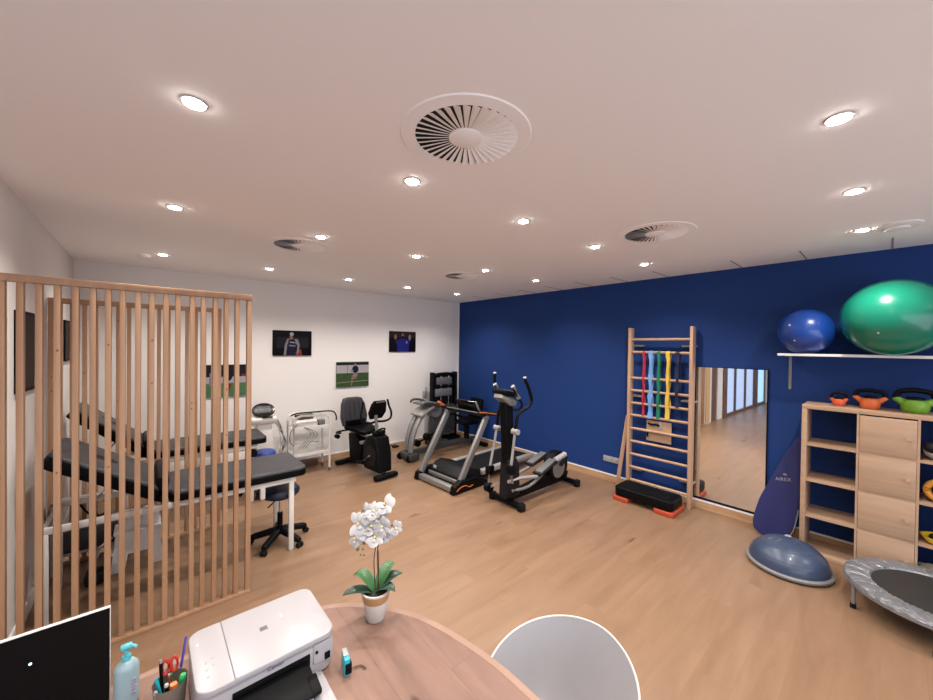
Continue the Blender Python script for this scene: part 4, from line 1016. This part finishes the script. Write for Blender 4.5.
center_origin(tag(obj('foam_roller', bm, 'beige'), 'short beige foam roller on the bottom open shelf', 'foam roller'), (5.0, yc+0.05, 0.039))

# ------------------------------------------------------------------ kettlebells on top of the shelf
def kettle(y, rb, hb, ear, he, ht, mat, label):
    x = 5.06; z = 1.4705
    t = thing('kettlebell', label, 'kettlebell', (x, y, z), 0, 'soft kettlebells on the shelf unit')
    bm = B(); lathe(bm, [(0, 0), (rb*0.72, 0), (rb*0.90, hb*0.12), (rb, hb*0.45), (rb*0.97, hb*0.75), (rb*0.88, hb*0.95), (rb*0.7, hb*1.02), (0, hb*1.04)], (x, y, z), 32); body = sub('body', bm, mat, t)
    for s in (-1, 1):
        bm = B(); tube(bm, [(x, y+s*rb*0.72, z+hb*0.72), (x, y+s*(rb*0.72+(ear-rb*0.72)*0.45), z+hb*0.90), (x, y+s*ear, z+he)], [rb*0.36, rb*0.30, rb*0.22], 12, smooth=3)
        sub('horn', bm, mat, body)
    bm = B(); tube(bm, [(x, y-ear*0.93, z+he*0.98), (x, y-ear*0.80, z+he+(ht-he)*0.62), (x, y-ear*0.42, z+ht-0.015), (x, y, z+ht-0.008), (x, y+ear*0.42, z+ht-0.015), (x, y+ear*0.80, z+he+(ht-he)*0.62), (x, y+ear*0.93, z+he*0.98)], rb*0.26, 12, smooth=4)
    sub('handle', bm, 'black', t)
    bm = B(); lathe(bm, [(0, 0), (rb*0.66, 0.0), (rb*0.6, 0.02), (0, 0.03)], (x, y, z+hb*1.0), 24); sub('top_pad', bm, 'black', t)
kettle(0.306, 0.048, 0.066, 0.056, 0.074, 0.135, 'kb_orange2', 'smallest orange kettlebell at the left end on the shelf unit')
kettle(0.103, 0.068, 0.096, 0.103, 0.112, 0.178, 'kb_orange', 'larger orange kettlebell with wide horns, middle on the shelf unit')
kettle(-0.162, 0.086, 0.112, 0.120, 0.124, 0.205, 'lime', 'lime green kettlebell on the shelf unit')

# ------------------------------------------------------------------ blue oval mat leaning by the shelf
t = thing('exercise_mat', 'folded dark blue exercise mat with rounded end leaning between mirror and shelf unit', 'exercise mat', (5.05, 0.76, 0))
def matx(z): return 5.02+0.20*min(1, z/1.0)
outl = [(0.83, 0.0), (0.92, 0.05), (0.945, 0.12), (0.935, 0.22), (0.90, 0.38), (0.85, 0.52), (0.78, 0.70), (0.71, 0.88), (0.655, 1.0), (0.60, 1.09), (0.575, 1.05), (0.573, 0.6), (0.585, 0.33), (0.62, 0.15), (0.68, 0.04), (0.74, 0.0)]
sm = smooth_path([(0, a, b) for a, b in outl+[outl[0]]], 4)[:-1]
bm = B(); prism(bm, [(p.y, max(0.0, p.z)) for p in sm], 'yz', 0.0, 0.028, 0.006)
for v in bm.verts: v.co.x = matx(v.co.z)-0.028+v.co.x
mt = W_('mat_body', bm, 'mat_blue')
bm = B(); tube(bm, [(matx(0.02)-0.034, 0.66, 0.03), (matx(0.15)-0.036, 0.61, 0.15), (matx(0.30)-0.036, 0.585, 0.30), (matx(0.34)-0.03, 0.578, 0.36)], 0.006, 8, smooth=4); sub('elastic_strap', bm, 'silver', mt, 'silver-grey elastic strap')

def text_mesh(name, body, size, matname, parent, loc, rot, extrude=0.0006, world=True, mat4=None, font=None):
    cu = bpy.data.curves.new('txt', 'FONT'); cu.body = body; cu.size = size; cu.extrude = extrude
    cu.align_x = 'CENTER'; cu.align_y = 'CENTER'; cu.resolution_u = 3
    tmp = bpy.data.objects.new('txt', cu); C.objects.link(tmp)
    dg = bpy.context.evaluated_depsgraph_get(); me = bpy.data.meshes.new_from_object(tmp.evaluated_get(dg))
    bpy.data.objects.remove(tmp); bpy.data.curves.remove(cu)
    from mathutils import Euler
    m4 = mat4 if mat4 is not None else Matrix.Translation(Vector(loc)) @ Euler(rot).to_matrix().to_4x4()
    me.transform(m4)
    if world: me.transform(Matrix.Translation(-ORG[parent]))
    me.materials.append(M[matname]); me.name = name
    o = bpy.data.objects.new(name, me); C.objects.link(o); o.parent = parent; ORG[o] = ORG[parent]
    return o
# lettering on the mat faces -x; slightly slanted along the lean
def facing_minus_x(loc, tilt=0.0, lean=0.0):
    # text x -> -y, text y -> z, normal -> -x
    R = Matrix(((0, 0, -1), (-1, 0, 0), (0, 1, 0)))
    R = Matrix.Rotation(tilt, 3, 'X') @ Matrix.Rotation(lean, 3, 'Y') @ R
    return Matrix.Translation(Vector(loc)) @ R.to_4x4()
ln = math.atan2(0.20, 1.0)
text_mesh('lettering', 'AIREX', 0.048, 'photo_grey', mt, None, None, mat4=facing_minus_x((matx(0.63)-0.036, 0.712, 0.628), -0.16, ln))
bm = B(); prism(bm, circ(0.70, 0.675, 0.016, 14), 'yz', matx(0.675)-0.0315, matx(0.675)-0.0295)
sub('logo_dot', bm, 'photo_grey', mt)

# ------------------------------------------------------------------ balance dome
t = thing('balance_dome', 'steel blue half-ball balance trainer with grey rim on the floor', 'balance trainer', (4.48, 0.575, 0))
bm = B(); lathe(bm, [(0, 0.012), (0.29, 0.012), (0.308, 0.020), (0.311, 0.038), (0.303, 0.046), (0.28, 0.050), (0, 0.050)], (4.48, 0.575, 0), 64); W_('base_rim', bm, 'bosu_rim')
bm = B(); prof = [(0.290*math.cos(a), 0.046+0.215*math.sin(a)) for a in [PI/2*k/14 for k in range(15)]]; prof[-1] = (0, prof[-1][1])
lathe(bm, [(0, 0.046)]+prof, (4.48, 0.575, 0), 64); dm = W_('dome', bm, 'bosu')
for rr in (0.10, 0.19, 0.26):
    a = math.acos(rr/0.290); z = 0.046+0.215*math.sin(a)
    bm = B(); tube(bm, [(4.48+rr*math.cos(q), 0.575+rr*math.sin(q), z) for q in [2*PI*k/48 for k in range(48)]], 0.0022, 6, closed=True); sub('ring_ridge', bm, 'bosu', dm)
bm = B(); lathe(bm, [(0.028, 0.0), (0.022, 0.006), (0, 0.007)], (4.56, 0.59, 0.2505), 20); sub('logo_patch', bm, 'white_plastic', dm, 'white round patch')
for k in range(4):
    a = PI/4+k*PI/2; bm = B(); cyl(bm, (4.48+0.2*math.cos(a), 0.575+0.2*math.sin(a), 0), (4.48+0.2*math.cos(a), 0.575+0.2*math.sin(a), 0.013), 0.02); W_('foot', bm, 'rubber')

# ------------------------------------------------------------------ mini trampoline
tx, ty, tr = 4.37, -0.275, 0.495
t = thing('mini_trampoline', 'round mini trampoline with silver padding beside the shelf unit', 'trampoline', (tx, ty, 0))
bm = B(); lathe(bm, [(0, 0.205), (0.345, 0.205), (0.345, 0.214), (0, 0.214)], (tx, ty, 0), 64); W_('jumping_mat', bm, 'tramp_mat')
bm = B(); n = 160; rings = []
prof = [(0.335, 0.212), (0.345, 0.226), (0.40, 0.232), (0.46, 0.234), (0.485, 0.226), (0.493, 0.205), (0.483, 0.196), (0.44, 0.200), (0.345, 0.208)]
for k in range(n):
    a = 2*PI*k/n; rp_ = 0.0035*math.sin(k*2.7)+0.002*math.sin(k*0.9)
    rings.append([bm.verts.new((tx+r*math.cos(a), ty+r*math.sin(a), z+(rp_ if 1 <= i <= 4 else 0))) for i, (r, z) in enumerate(prof)])
m_ = len(prof)
for k in range(n):
    A = rings[k]; Q = rings[(k+1) % n]
    for i in range(m_): bm.faces.new((A[i], A[(i+1) % m_], Q[(i+1) % m_], Q[i]))
W_('pad_cover', bm, 'tramp_pad', None, 'silver ruffled padding')
bm = B(); tube(bm, [(tx+0.475*math.cos(a), ty+0.475*math.sin(a), 0.187) for a in [2*PI*k/64 for k in range(64)]], 0.0125, 10, closed=True); W_('steel_ring', bm, 'silver')
for k in range(6):
    a = math.radians(116)+k*PI/3; x = tx+0.47*math.cos(a); y = ty+0.47*math.sin(a)
    bm = B(); cyl(bm, (x, y, 0.012), (x, y, 0.186), 0.0125, n=14); l = W_('leg', bm, 'silver')
    bm = B(); cyl(bm, (x, y, 0), (x, y, 0.035), 0.018, n=16); sub('rubber_foot', bm, 'rubber', l)

# ------------------------------------------------------------------ table in the foreground
zt = 0.75
half = [(-0.95, 1.815), (-0.4, 1.822), (0.0, 1.825), (0.30, 1.818), (0.50, 1.80), (0.634, 1.757), (0.75, 1.688), (0.864, 1.563), (0.949, 1.432), (0.997, 1.302), (1.034, 1.14), (1.055, 0.985), (1.058, 0.86)]
lo_ = [(x, 1.72-y) for x, y in half[::-1]][1:]
sm = smooth_path([(a, b, 0) for a, b in half+lo_], 5)
outline = [(p.x, p.y) for p in sm]
t = thing('meeting_table', 'light wooden table with a rounded end in the foreground', 'table', (0.05, 0.86, 0))
bm = B(); prism(bm, outline, 'xy', 0.722, 0.7495, 0.003); W_('tabletop', bm, 'table')
bm = B()
inn = []
nn = len(outline); ctr = Vector((0.05, 0.86, 0))
pts3 = [Vector((x, y, 0)) for x, y in outline]
inner = []
for i, p in enumerate(pts3):
    d = (pts3[min(i+1, nn-1)]-pts3[max(i-1, 0)]).normalized(); nr = Vector((d.y, -d.x, 0))
    if nr.dot(ctr-p) < 0: nr = -nr
    inner.append(p+nr*0.028)
A = [[bm.verts.new(v) for v in (Vector((p.x, p.y, 0.7490)), Vector((p.x, p.y, 0.7500)), Vector((q.x, q.y, 0.7500)), Vector((q.x, q.y, 0.7490)))] for p, q in zip(pts3, inner)]
for a_, b_ in zip(A, A[1:]):
    for i in range(4): bm.faces.new((a_[i], a_[(i+1) % 4], b_[(i+1) % 4], b_[i]))
bm.faces.new(A[0]); bm.faces.new(A[-1][::-1])
W_('edge_band', bm, 'table_edge', None, 'lighter edge band')
bm = B(); bb(bm, -0.80, 0.70, 0.45, 1.27, 0.66, 0.72, 0.005); W_('apron', bm, 'table_edge')
for x in (-0.75, 0.62):
    for y in (0.50, 1.22):
        bm = B(); bb(bm, x-0.035, x+0.035, y-0.035, y+0.035, 0, 0.66, 0.006); W_('leg', bm, 'table_edge')

# orchid
t = thing('potted_orchid', 'white orchid in a white pot with tan band on the table', 'orchid', (0.795, 1.525, zt))
px, py = 0.795, 1.525
bm = B(); lathe(bm, [(0, 0.0), (0.040, 0.0), (0.043, 0.004), (0.056, 0.085), (0.056, 0.088), (0, 0.088)], (px, py, zt), 40); pt = W_('pot', bm, 'pot')
bm = B(); lathe(bm, [(0.0565, 0.088), (0.0625, 0.116), (0.0630, 0.126), (0.058, 0.126), (0.052, 0.09)], (px, py, zt), 40); sub('pot_band', bm, 'pot_band', pt, 'tan band')
bm = B(); lathe(bm, [(0.0635, 0.124), (0.0645, 0.132), (0.058, 0.133), (0.056, 0.124)], (px, py, zt), 40); sub('rim', bm, 'pot', pt)
bm = B(); lathe(bm, [(0, 0.108), (0.054, 0.108), (0.05, 0.120), (0.03, 0.128), (0, 0.13)], (px, py, zt), 24); W_('soil', bm, 'soil')
# image-right direction in the room (for reading the photo): (0.75,-0.66)
rt = Vector((0.754, -0.657, 0)); fw = Vector((0.657, 0.754, 0))
def leaf(d, L, w, rise, droop, mat, zb=0.115):
    d = Vector(d).normalized(); s = Vector((-d.y, d.x, 0)); bm = B(); n = 12; rows_ = []
    for k in range(n+1):
        u = k/n; p = Vector((px, py, zt+zb))+d*(L*u)+Vector((0, 0, rise*math.sin(u*PI*0.6)-droop*u*u))
        ww = 1.15*w*(math.sin(PI*min(1, u*0.93+0.07))**0.55)*(1 if u < 0.98 else 0.15)
        rows_.append([bm.verts.new(p+s*ww*q+Vector((0, 0, abs(q)*ww*0.35+th))) for q, th in ((-1, 0), (-0.5, 0), (0, -0.002), (0.5, 0), (1, 0), (0.5, 0.003), (0, 0.002), (-0.5, 0.003))])
    for a_, b_ in zip(rows_, rows_[1:]):
        for i in range(8): bm.faces.new((a_[i], a_[(i+1) % 8], b_[(i+1) % 8], b_[i]))
    bm.faces.new(rows_[0]); bm.faces.new(rows_[-1][::-1])
    W_('leaf', bm, mat)
leaf(-rt+fw*0.25, 0.115, 0.030, 0.085, 0.02, 'leaf')
leaf(-rt-fw*0.35, 0.145, 0.027, 0.030, 0.012, 'leaf_dark')
leaf(rt*0.9+fw*0.5, 0.125, 0.028, 0.055, 0.0, 'leaf_dark')
leaf(rt*0.55+fw*1.0, 0.125, 0.028, 0.080, 0.0, 'leaf')
leaf(rt*0.9-fw*0.3, 0.10, 0.026, 0.045, 0.015, 'leaf_dark')
top = Vector((px, py, zt))
stems = [[top+Vector((0, 0, 0.11)), top+rt*-0.010+Vector((0, 0, 0.26)), top+rt*0.002+Vector((0, 0, 0.37)), top+rt*-0.02+Vector((0, 0, 0.46)), top+rt*-0.065+Vector((0, 0, 0.49)), top+rt*-0.085+Vector((0, 0, 0.40)), top+rt*-0.080+Vector((0, 0, 0.31))],
         [top+rt*0.008+Vector((0, 0, 0.11)), top+rt*0.012+Vector((0, 0, 0.26)), top+rt*0.004+Vector((0, 0, 0.37)), top+rt*0.02+Vector((0, 0, 0.47)), top+rt*0.04+Vector((0, 0, 0.53))],
         [top+rt*0.016+Vector((0, 0, 0.12)), top+rt*0.006+Vector((0, 0, 0.30)), top+rt*0.03+Vector((0, 0, 0.40)), top+rt*0.09+Vector((0, 0, 0.43))]]
for s_ in stems:
    bm = B(); tube(bm, s_, 0.0022, 8, smooth=6); W_('stem', bm, 'stem')
def flower(c, n, R, spin):
    n = Vector(n).normalized(); x, y = frame_axes(n); bm = B()
    def pet(a, L, w, cup):
        d = x*math.cos(a)+y*math.sin(a); s = n.cross(d); k_ = 7; rr = []
        for k in range(k_+1):
            u = k/k_; p = Vector(c)+d*(0.006+L*u)+n*(cup*math.sin(u*PI*0.75)+0.002)
            ww = w*math.sin(PI*min(0.985, 0.10+0.88*u))**0.6
            rr.append([bm.verts.new(p+s*ww*q+n*(th-abs(q)*ww*0.25)) for q, th in ((-1, 0), (-0.5, 0.0008), (0, 0.001), (0.5, 0.0008), (1, 0), (0.4, -0.0008), (-0.4, -0.0008))])
        for a_, b_ in zip(rr, rr[1:]):
            for i in range(7): bm.faces.new((a_[i], a_[(i+1) % 7], b_[(i+1) % 7], b_[i]))
        bm.faces.new(rr[0]); bm.faces.new(rr[-1][::-1])
    for k in range(3): pet(spin+2*PI*k/3, R, R*0.36, R*0.12)
    for k in (0, 1): pet(spin+PI/3+(0.12 if k else -0.12)+2*PI*k/3*1.0+PI/3*0, R*0.98, R*0.62, R*0.2)
    pet(spin+PI, R*0.45, R*0.2, R*0.4)
    f = W_('flower', bm, 'petal')
    bm = B(); ell(bm, Vector(c)+n*0.009, (0.006, 0.006, 0.005), 10, 8); sub('flower_core', bm, 'petal_core', f)
fl = [(0.045, 0.535, 0.040), (-0.005, 0.515, 0.032), (-0.035, 0.50, 0.038), (-0.075, 0.455, 0.043), (0.015, 0.475, 0.040), (-0.01, 0.44, 0.034), (-0.085, 0.385, 0.034), (0.045, 0.455, 0.036), (0.095, 0.435, 0.026), (0.012, 0.405, 0.035), (0.05, 0.405, 0.030), (-0.045, 0.42, 0.036), (-0.02, 0.40, 0.028)]
for i, (a_, z_, R_) in enumerate(fl):
    z_ -= 0.018; a_ -= 0.008; R_ *= 1.12
    c = top+rt*a_+Vector((0, 0, z_))-fw*random.uniform(-0.01, 0.05)
    flower(c, -fw+rt*random.uniform(-0.5, 0.5)+Vector((0, 0, random.uniform(0.1, 0.9))), R_, PI/2+random.uniform(-0.4, 0.4))
for a_, z_, r_ in ((-0.055, 0.345, 0.011), (-0.085, 0.315, 0.010), (-0.062, 0.315, 0.006), (-0.072, 0.288, 0.005), (-0.055, 0.286, 0.005)):
    bm = B(); ell(bm, top+rt*a_+Vector((0, 0, z_)), (r_*0.8, r_*0.8, r_), 12, 8); W_('bud', bm, 'bud')

# printer
t = thing('inkjet_printer', 'white inkjet printer with an open paper tray on the table', 'printer', (0.335, 1.54, zt))
x0, x1, y0, y1, z0, z1 = 0.118, 0.555, 1.385, 1.715, zt+0.004, 0.90
bm = B(); prism(bm, rrect(x0, x1, y0+0.012, y1, 0.045), 'xy', z0, z1-0.02, 0.006)
W_('lower_body', bm, 'white_plastic')
def clip_outline(P, lo=None, hi=None):
    out = []
    for p in P:
        q = (max(p[0], lo) if lo is not None else p[0], p[1]); q = (min(q[0], hi) if hi is not None else q[0], q[1])
        if not out or abs(q[0]-out[-1][0])+abs(q[1]-out[-1][1]) > 1e-4: out.append(q)
    if abs(out[0][0]-out[-1][0])+abs(out[0][1]-out[-1][1]) < 1e-4: out.pop()
    # drop the doubled points that fall on one clipped edge
    e = lo if lo is not None else hi
    on = [p for p in out if abs(p[0]-e) < 1e-6]
    keep = {max(on, key=lambda p: p[1]), min(on, key=lambda p: p[1])}
    return [p for p in out if abs(p[0]-e) > 1e-6 or p in keep]
PT = rrect(x0, x1, y0, y1, 0.045, 8)
bm = B(); prism(bm, clip_outline(PT, lo=x0+0.104), 'xy', z1-0.019, z1, 0.0035); lid = W_('scanner_lid', bm, 'white_plastic')
bm = B(); prism(bm, clip_outline(PT, hi=x0+0.1035), 'xy', z1-0.019, z1, 0.0035); cp_ = W_('control_panel', bm, 'white_plastic')
for k, (a_, b_) in enumerate(((0.155, 1.52), (0.155, 1.485), (0.175, 1.53), (0.175, 1.495), (0.155, 1.45))):
    bm = B(); lathe(bm, [(0, 0.001), (0.004, 0.0008), (0.0045, 0.0002), (0, 0.0002)], (a_, b_, z1), 14); sub('button', bm, 'silver_light', cp_)
bm = B(); bb(bm, 0.330, 0.356, 1.555, 1.577, z1+0.0002, z1+0.001); sub('lid_badge', bm, 'ink', lid, 'small dark badge')
bm = B(); bb(bm, 0.335, 0.351, 1.562, 1.570, z1+0.001, z1+0.0013); sub('badge_mark', bm, 'ink', lid)
# output bay and tray
bm = B(); bb(bm, 0.215, 0.462, y0+0.007, y0+0.0135, z0+0.02, z0+0.092, 0.002); W_('output_bay', bm, 'black')
bm = B(); prism(bm, [(0.475, z0+0.045), (0.545, z0+0.04), (0.545, z1-0.03), (0.475, z1-0.03)], 'xz', y0+0.008, y0+0.0125); W_('front_corner_panel', bm, 'white_plastic')
bm = B(); bb(bm, 0.515, 0.535, y0+0.003, y0+0.009, z0+0.045, z0+0.07, 0.001); W_('card_badge', bm, 'black')
bm = B(); prism(bm, circ(0.485, z0+0.088, 0.005, 14), 'xz', y0+0.003, y0+0.008); W_('power_light', bm, 'black')
bm = B(); box(bm, (0.345, 1.305, z0+0.012), (0.29, 0.18, 0.012), 0.005); box(bm, (0.47, 1.29, z0+0.014), (0.06, 0.18, 0.02), 0.008); tr_ = W_('paper_tray', bm, 'white_plastic')
bm = B(); box(bm, (0.33, 1.325, z0+0.060), (0.245, 0.125, 0.012), 0.004, (math.radians(12), 0, 0)); box(bm, (0.445, 1.30, z0+0.052), (0.035, 0.07, 0.022), 0.006, (math.radians(12), 0, 0)); W_('output_flap', bm, 'black', None, 'black output flap')
bm = B(); box(bm, (0.33, 1.23, z0+0.028), (0.21, 0.20, 0.004), 0.0, (math.radians(3), 0, 0)); W_('paper_sheet', bm, 'paper')
m4 = Matrix.Translation(Vector((0.345, y0+0.0105, z1-0.034))) @ Matrix.Rotation(PI/2, 4, 'X')
text_mesh('lettering', 'Canon', 0.020, 'ink', t, None, None, mat4=m4)

# blue tape measure / stapler
t = thing('desk_gadget', 'small turquoise and black gadget standing beside the printer', 'gadget', (0.575, 1.345, zt))
R1 = math.radians(-12)
bm = B(); box(bm, (0.578, 1.345, zt+0.0335), (0.022, 0.062, 0.065), 0.005, (0, 0, R1)); W_('casing', bm, 'teal')
bm = B(); box(bm, (0.578, 1.322, zt+0.030), (0.024, 0.022, 0.040), 0.003, (0, 0, R1)); W_('blade_cover', bm, 'black')
bm = B(); box(bm, (0.578, 1.352, zt+0.0672), (0.018, 0.040, 0.004), 0.001, (0, 0, R1)); W_('top_label', bm, 'silver_light')
bm = B(); tube(bm, [(0.60, 1.335, zt+0.006), (0.63, 1.325, zt+0.006), (0.64, 1.30, zt+0.006)], 0.003, 6, smooth=3); W_('cord', bm, 'brown')

# pen cup with pens
cx, cy = 0.062, 1.565
t = thing('pen_cup', 'taupe metal pen cup on the table left of the printer', 'pen cup', (cx, cy, zt))
bm = B(); lathe(bm, [(0, 0.0), (0.036, 0.0), (0.038, 0.003), (0.047, 0.115), (0.0485, 0.116), (0.0465, 0.114), (0.036, 0.005), (0, 0.005)], (cx, cy, zt), 36); W_('cup', bm, 'cup')
def pen(a, b, r, mat, label, cat='pen', tip=None, tipmat=None, nm='pen'):
    t = thing(nm, label, cat, a, 0, 'pens in the cup')
    bm = B(); cyl(bm, a, b, r, n=14); W2 = sub('barrel', bm, mat, t)
    if tipmat:
        d = (Vector(b)-Vector(a)).normalized(); bm = B(); cyl(bm, Vector(b)+d*0.0005, Vector(b)+d*tip, r*1.08, r*0.8, 14); sub('cap', bm, tipmat, t)
z = zt+0.007
pen((cx-0.010, cy-0.01, z), (cx-0.036, cy+0.0, z+0.135), 0.0045, 'teal', 'slim dark teal pen in the cup')
pen((cx-0.018, cy+0.012, z), (cx-0.024, cy+0.022, z+0.165), 0.005, 'black', 'tall black pen in the cup', tip=0.01, tipmat='silver')
pen((cx-0.005, cy-0.012, z), (cx-0.010, cy-0.030, z+0.115), 0.006, 'black', 'thick black pen in the cup', tip=0.008, tipmat='white_plastic')
pen((cx+0.01, cy-0.012, z), (cx+0.008, cy-0.026, z+0.10), 0.012, 'orange', 'thick orange highlighter in the cup', 'highlighter', tip=0.012, tipmat='orange', nm='highlighter')
pen((cx+0.015, cy+0.00, z), (cx+0.033, cy-0.008, z+0.105), 0.010, 'green', 'green highlighter in the cup', 'highlighter', tip=0.01, tipmat='green', nm='highlighter')
pen((cx+0.012, cy+0.018, z), (cx+0.046, cy+0.075, z+0.175), 0.004, 'purple', 'slim purple pen leaning right in the cup', tip=0.01, tipmat='purple')
pen((cx-0.026, cy-0.018, z), (cx-0.038, cy-0.020, z+0.10), 0.006, 'silver', 'silver pen in the cup', tip=0.006, tipmat='white_plastic')
t = thing('scissors', 'red-handled scissors standing in the pen cup', 'scissors', (cx, cy, z), 0)
bm = B(); beam(bm, (cx+0.002, cy+0.008, z), (cx+0.0, cy+0.018, z+0.120), 0.012, 0.003, 0.0005); W_('blades', bm, 'chrome')
for q in (-0.012, 0.012):
    bm = B(); c0 = Vector((cx+0.0+q, cy+0.024, z+0.143)); tube(bm, [c0+Vector((0.010*math.cos(a)*0.9, 0.004*math.sin(a), 0.022*math.sin(a))) for a in [2*PI*k/20 for k in range(20)]], 0.0045, 8, closed=True); W_('finger_loop', bm, 'red', None, 'red loop')

# pump bottle
bx, by = -0.050, 1.712
t = thing('pump_bottle', 'pale blue hand gel bottle with a turquoise pump on the table', 'pump bottle', (bx, by, zt))
bm = B(); lathe(bm, [(0, 0), (0.030, 0), (0.034, 0.004), (0.034, 0.120), (0.031, 0.135), (0.018, 0.150), (0.012, 0.153), (0, 0.153)], (bx, by, zt), 40, sx=1.0, sy=0.8); bo = W_('bottle_body', bm, 'bottle')
bm = B(); cyl(bm, (bx, by, zt+0.152), (bx, by, zt+0.166), 0.014, 0.012); pu = W_('pump_collar', bm, 'pump')
bm = B(); cyl(bm, (bx, by, zt+0.166), (bx, by, zt+0.186), 0.006); box(bm, (bx, by, zt+0.196), (0.034, 0.022, 0.018), 0.008); tube(bm, [(bx+0.005, by, zt+0.195), (bx+0.018, by-0.008, zt+0.196), (bx+0.026, by-0.012, zt+0.190)], 0.005, 8, smooth=3); sub('nozzle', bm, 'pump', pu)
for k in range(5):
    bm = B(); bb(bm, bx+0.012, bx+0.026-0.002*(k % 2), by-0.0295+0.004, by-0.0245+0.004, zt+0.085-k*0.012, zt+0.090-k*0.012)
    sub('label_mark', bm, 'label_ink', bo)

# computer monitor
lx1, lx0 = -0.090, -0.615; ly = 1.705
t = thing('computer_monitor', 'black computer monitor with a thin pale edge at the left end of the table', 'monitor', ((lx0+lx1)/2, ly+0.03, zt))
bm = B(); bb(bm, lx0, lx1, ly, ly+0.012, 0.79, 1.108, 0.002); sc_ = W_('frame', bm, 'white_metal', None, 'pale thin frame')
bm = B(); bb(bm, lx0+0.0015, lx1-0.0015, ly-0.001, ly-0.0002, 0.792, 1.1045); W_('screen', bm, 'screen')
bm = B(); bb(bm, lx0+0.08, lx1-0.08, ly+0.0122, ly+0.03, 0.82, 1.02, 0.006); W_('rear_housing', bm, 'dark')
bm = B(); prism(bm, circ(-0.266, 1.012, 0.0035, 12), 'xz', ly-0.002, ly-0.0012); W_('screen_light_mark', bm, 'glow', None, 'small blue glowing mark')
mx_ = (lx0+lx1)/2
bm = B(); bb(bm, mx_-0.03, mx_+0.03, ly+0.0305, ly+0.05, zt+0.012, 0.95, 0.004); W_('stand_neck', bm, 'silver')
bm = B(); bb(bm, mx_-0.11, mx_+0.11, ly-0.09, ly+0.09, zt+0.0005, zt+0.012, 0.004); W_('stand_base', bm, 'silver')

# ------------------------------------------------------------------ white tub chair (local: front = -x)
t = thing('tub_chair', 'white plastic shell chair tucked in at the table', 'chair', (1.20, 0.80, 0), math.radians(-6))
NU, NV = 44, 14
def shell_pt(u, v, off=0.0):
    # u -1..1 round the shell (0 = back), v 0 seat .. 1 rim
    a = u*math.radians(128)
    rim_z = 0.81-0.15*(abs(u)**1.5)
    rr = 0.145+0.118*v**0.75+0.010*v*v+off
    if v < 0.25: pass
    cxx = rr*math.cos(a)*(1.0 if abs(a) < PI/2 else 0.95); cyy = rr*math.sin(a)*1.02
    z = 0.455+(rim_z-0.455)*v**1.5
    back = 0.02*v*math.cos(a)
    return Vector((cxx-0.03+back, cyy, z))
bm = B()
inner = [[bm.verts.new(shell_pt(-1+2*i/NU, j/NV)) for j in range(NV+1)] for i in range(NU+1)]
outer = [[bm.verts.new(shell_pt(-1+2*i/NU, j/NV, 0.006)+Vector((0, 0, -0.004 if j == 0 else 0))) for j in range(NV+1)] for i in range(NU+1)]
for i in range(NU):
    for j in range(NV):
        bm.faces.new((inner[i][j], inner[i+1][j], inner[i+1][j+1], inner[i][j+1]))
        bm.faces.new((outer[i][j], outer[i][j+1], outer[i+1][j+1], outer[i+1][j]))
    bm.faces.new((inner[i][NV], inner[i+1][NV], outer[i+1][NV], outer[i][NV]))
    bm.faces.new((inner[i][0], outer[i][0], outer[i+1][0], inner[i+1][0]))
for i in (0, NU):
    for j in range(NV): bm.faces.new((inner[i][j], inner[i][j+1], outer[i][j+1], outer[i][j]))
sh = L_('shell', bm, 'chair_shell')
bm = B(); tube(bm, [shell_pt(-1+2*i/NU, 1.0, 0.003) for i in range(NU+1)], 0.004, 8); L_('rim_edge', bm, 'chair_rim', sh, 'bright white rim')
bm = B(); lathe(bm, [(0, 0.435), (0.165, 0.44), (0.175, 0.452), (0.165, 0.460), (0, 0.455)], (-0.03, 0, 0), 40); box(bm, (-0.16, 0, 0.448), (0.16, 0.33, 0.014), 0.006); L_('seat', bm, 'chair_shell')
bm = B(); lathe(bm, [(0, 0.462), (0.15, 0.463), (0.155, 0.475), (0.14, 0.485), (0, 0.486)], (-0.04, 0, 0), 36); L_('seat_cushion', bm, 'cushion', None, 'dark grey seat cushion')
for sx_, sy_ in ((1, 1), (1, -1), (-1, 1), (-1, -1)):
    bm = B(); tube(bm, [(-0.03+sx_*0.09, sy_*0.09, 0.434), (-0.03+sx_*0.20, sy_*0.20, 0.0)], [0.018, 0.012], 12); L_('leg', bm, 'beech')
bm = B(); box(bm, (-0.03, 0, 0.425), (0.24, 0.24, 0.02), 0.004); L_('mount_plate', bm, 'black')
